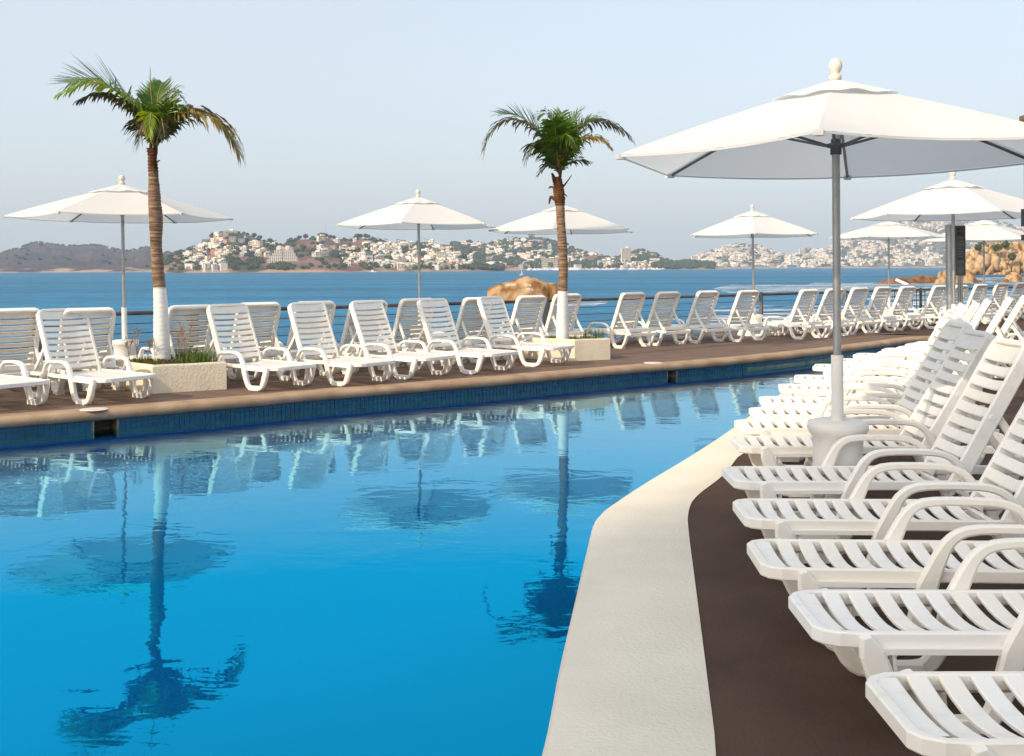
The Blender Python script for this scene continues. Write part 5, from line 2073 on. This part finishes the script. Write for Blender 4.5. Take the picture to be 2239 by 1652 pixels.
# little building with a blue roof on the harbour hill
p, e = harbour_hill.find(1151, 531)
o = empty('house', p)
b = MB()
b.box((0, 0, 2), (13, 10, 8))
b.build('wall', M['house_white'], o)
b = MB()
b.box((0, 0, 7), (16, 12, 3))
b.build('roof', M['blue_roof'], o)
tag(o, 'small building with a bright blue roof near the top of the harbour hill', 'house')

# the stepped hotel: two wings of terraces with round heads
pz, e = headland.find(620, 572)
k = pz.y / FPX
o = empty('stepped_hotel', Vector((pz.x, pz.y - 6, at(620, 573, pz.y).z)))
tag(o, 'cream stepped hotel shaped like two terraced pyramids on the headland', 'hotel')
cx = 620.0
rows = 10
wh = []
Ht = (573 - 540) * k
for side, (xa, xb, ta, tb) in enumerate(((586, 618, 605, 617), (621, 652, 622, 636))):
    b, w = MB(), MB()
    b.cur = 0
    for r in range(rows):
        f = (r // 2) * 2 / (rows - 2)
        fo_ = min(1, f * 1.05)
        a, c = xa + (ta - xa) * (fo_ if side == 0 else 0.1 * f), xb + (tb - xb) * (fo_ if side == 1 else 0.05 * f)
        z0, z1 = Ht * r / rows, Ht * (r + 1) / rows
        X0, X1 = (a - cx) * k, (c - cx) * k
        b.box(((X0 + X1) / 2, 6 + r * 0.5, (z0 + z1) / 2 - (4 if r == 0 else 0)), (X1 - X0, 14, z1 - z0 + (8 if r == 0 else 0)))
        b.box(((X0 + X1) / 2, -1.2 + r * 0.5, z1 - 0.2), (X1 - X0 + 0.4, 1.0, 0.5))
        n = max(2, int((X1 - X0) / 3.0))
        for q in range(n):
            w.box((X0 + (q + .5) * (X1 - X0) / n, -1.05 + r * 0.5, (z0 + z1) / 2 - 0.1), ((X1 - X0) / n * 0.66, 0.3, (z1 - z0) * 0.6))
    b.build('terraced_wing', WALLS, o)
    tag(w.build('balcony_openings', M['window'], o), kind='stuff')
    b = MB()
    xm = ((ta + tb) / 2 - cx) * k
    b.tube([(xm, 2, Ht - 1), (xm, 16, Ht - 1)], 3.4, 16)
    b.build('round_head', M['house_cream'], o)
b = MB()
b.box((0.2, 8, Ht * 0.42), (2.2, 8, Ht * 0.85))
b.build('stair_core', M['house_grey'], o)
# unfinished concrete frame on the headland skyline
p, e = headland.find(756, 526)
k = p.y / FPX
o = empty('concrete_frame', Vector((p.x, p.y, at(756, 527, p.y).z)))
tag(o, 'unfinished open frame of columns on the headland skyline', 'building frame')
for q in range(8):
    b = MB()
    b.box(((-14 + q * 4) * k, 0, 3), (0.5, 0.5, 14))
    b.build('column', M['house_grey'], o)
for z in (1.5, 5.2):
    b = MB()
    b.box((0, 0, z), (29 * k, 0.6, 0.7))
    b.build('beam', M['house_grey'], o)
b = MB()
b.tube([(0, 0, 0), (0, 0, 26)], [0.3, 0.1], 5)
tag(b.build('radio_mast', M['house_grey'], None, headland.pos(712, 0.97)), 'thin radio mast above the headland trees', 'mast')

# ------------------------------------------------------------------ boats
hb_ = MB()
prof_ = [(-6, 0.9), (-5.6, 1.5), (0, 1.7), (4.5, 1.1), (6.5, 0.15)]
vs = []
for (x, w) in prof_:
    vs += [(x, -w, 1.3 + 0.03 * x), (x, -w * 0.7, -0.2), (x, w * 0.7, -0.2), (x, w, 1.3 + 0.03 * x)]
hb_.add(vs, [(i * 4 + j, (i + 1) * 4 + j, (i + 1) * 4 + (j + 1) % 4, i * 4 + (j + 1) % 4) for i in range(4) for j in range(4)])
hb_.add(vs[:4], [(0, 1, 2, 3)])
HULL = hb_.mesh('hull', M['boat'])
q = MB()
q.box((-0.8, 0, 2.1), (4.5, 2.2, 1.5))
q.box((-1.4, 0, 3.3), (2.4, 1.8, 1.0))
CABIN = q.mesh('cabin', M['boat'])
q = MB()
q.tube([(0.5, 0, 1), (0.5, 0, 13)], [0.12, 0.06], 5)
MAST = q.mesh('mast', M['boat'])


def boat(px, D, label, group, mast=False, s=1.0):
    o = empty('boat', Vector(((px - CX) / FPX * D, D, SEA)))
    link('hull', HULL, o)
    link('cabin', CABIN, o)
    if mast:
        link('mast', MAST, o)
    o.scale = (s, s, s)
    o.rotation_euler = (0, 0, RB.uniform(-0.8, 0.8))
    tag(o, label, 'boat', group)


for i in range(26):
    boat(1158 + i * 4.4 + RB.uniform(-1.5, 1.5), 2120 + RB.uniform(-25, 25), '%s moored below the harbour hill, %s from the left in the marina' % (('white sailing yacht', 'white motor yacht')[i % 2], ORD[i // 2]) , 'yachts in the marina', i % 2 == 0, RB.uniform(0.9, 1.4))
for i in range(34):
    boat(1245 + i * 6.2 + RB.uniform(-2.5, 2.5), 2230 + RB.uniform(-30, 30), '%s %s moored %s' % (('white motor boat', 'white sailing boat')[i % 4 == 0], ('close inshore', 'a little off shore')[i % 2], where('harbour hill' if 1245 + i * 6.2 < 1440 else 'harbour hill', 1245 + i * 6.2, 584).split(', ')[1]), 'boats along the harbour shore', i % 4 == 0, RB.uniform(0.7, 1.3))
for (px, D, lab) in ((815, 1400, 'tiny motor boat near the headland shore left of the middle pole'), (1003, 1800, 'sailing boat moored off the headland point')):
    boat(px, D, lab, None, True, 0.8)
cm = empty('channel_marker', gp(1141, 602, SEA))
b = MB()
b.lathe([(2.0, -0.3), (2.0, 0.5), (1.0, 0.9), (0.35, 3), (0.25, 6), (0, 6)], 12)
b.build('buoy_float', M['house_grey'], cm)
b = MB()
b.tube([(0, 0, 5), (0, 0, 8.5)], [0.15, 0.1], 5)
b.box((0, 0, 8), (0.9, 0.9, 1.0))
b.build('lamp_head', M['green_wall'], cm)
tag(cm, 'slender channel buoy on the water above the large rock', 'buoy')

# ------------------------------------------------------------------ the hazy air over the bay
b = MB()
b.box((0, 5800, 197.5), (17000, 12800, 405))
hm = bpy.data.materials.new('haze_air')
hm.use_nodes = True
hn, hl = hm.node_tree.nodes, hm.node_tree.links
hn.remove(hn["Principled BSDF"])
pv = hn.new("ShaderNodeVolumePrincipled")
pv.inputs["Color"].default_value = (0.70, 0.84, 1.0, 1)
pv.inputs["Density"].default_value = 0.00013
pv.inputs["Anisotropy"].default_value = 0.0
hl.new(pv.outputs[0], hn["Material Output"].inputs["Volume"])
tag(b.build('haze', hm), kind='stuff')
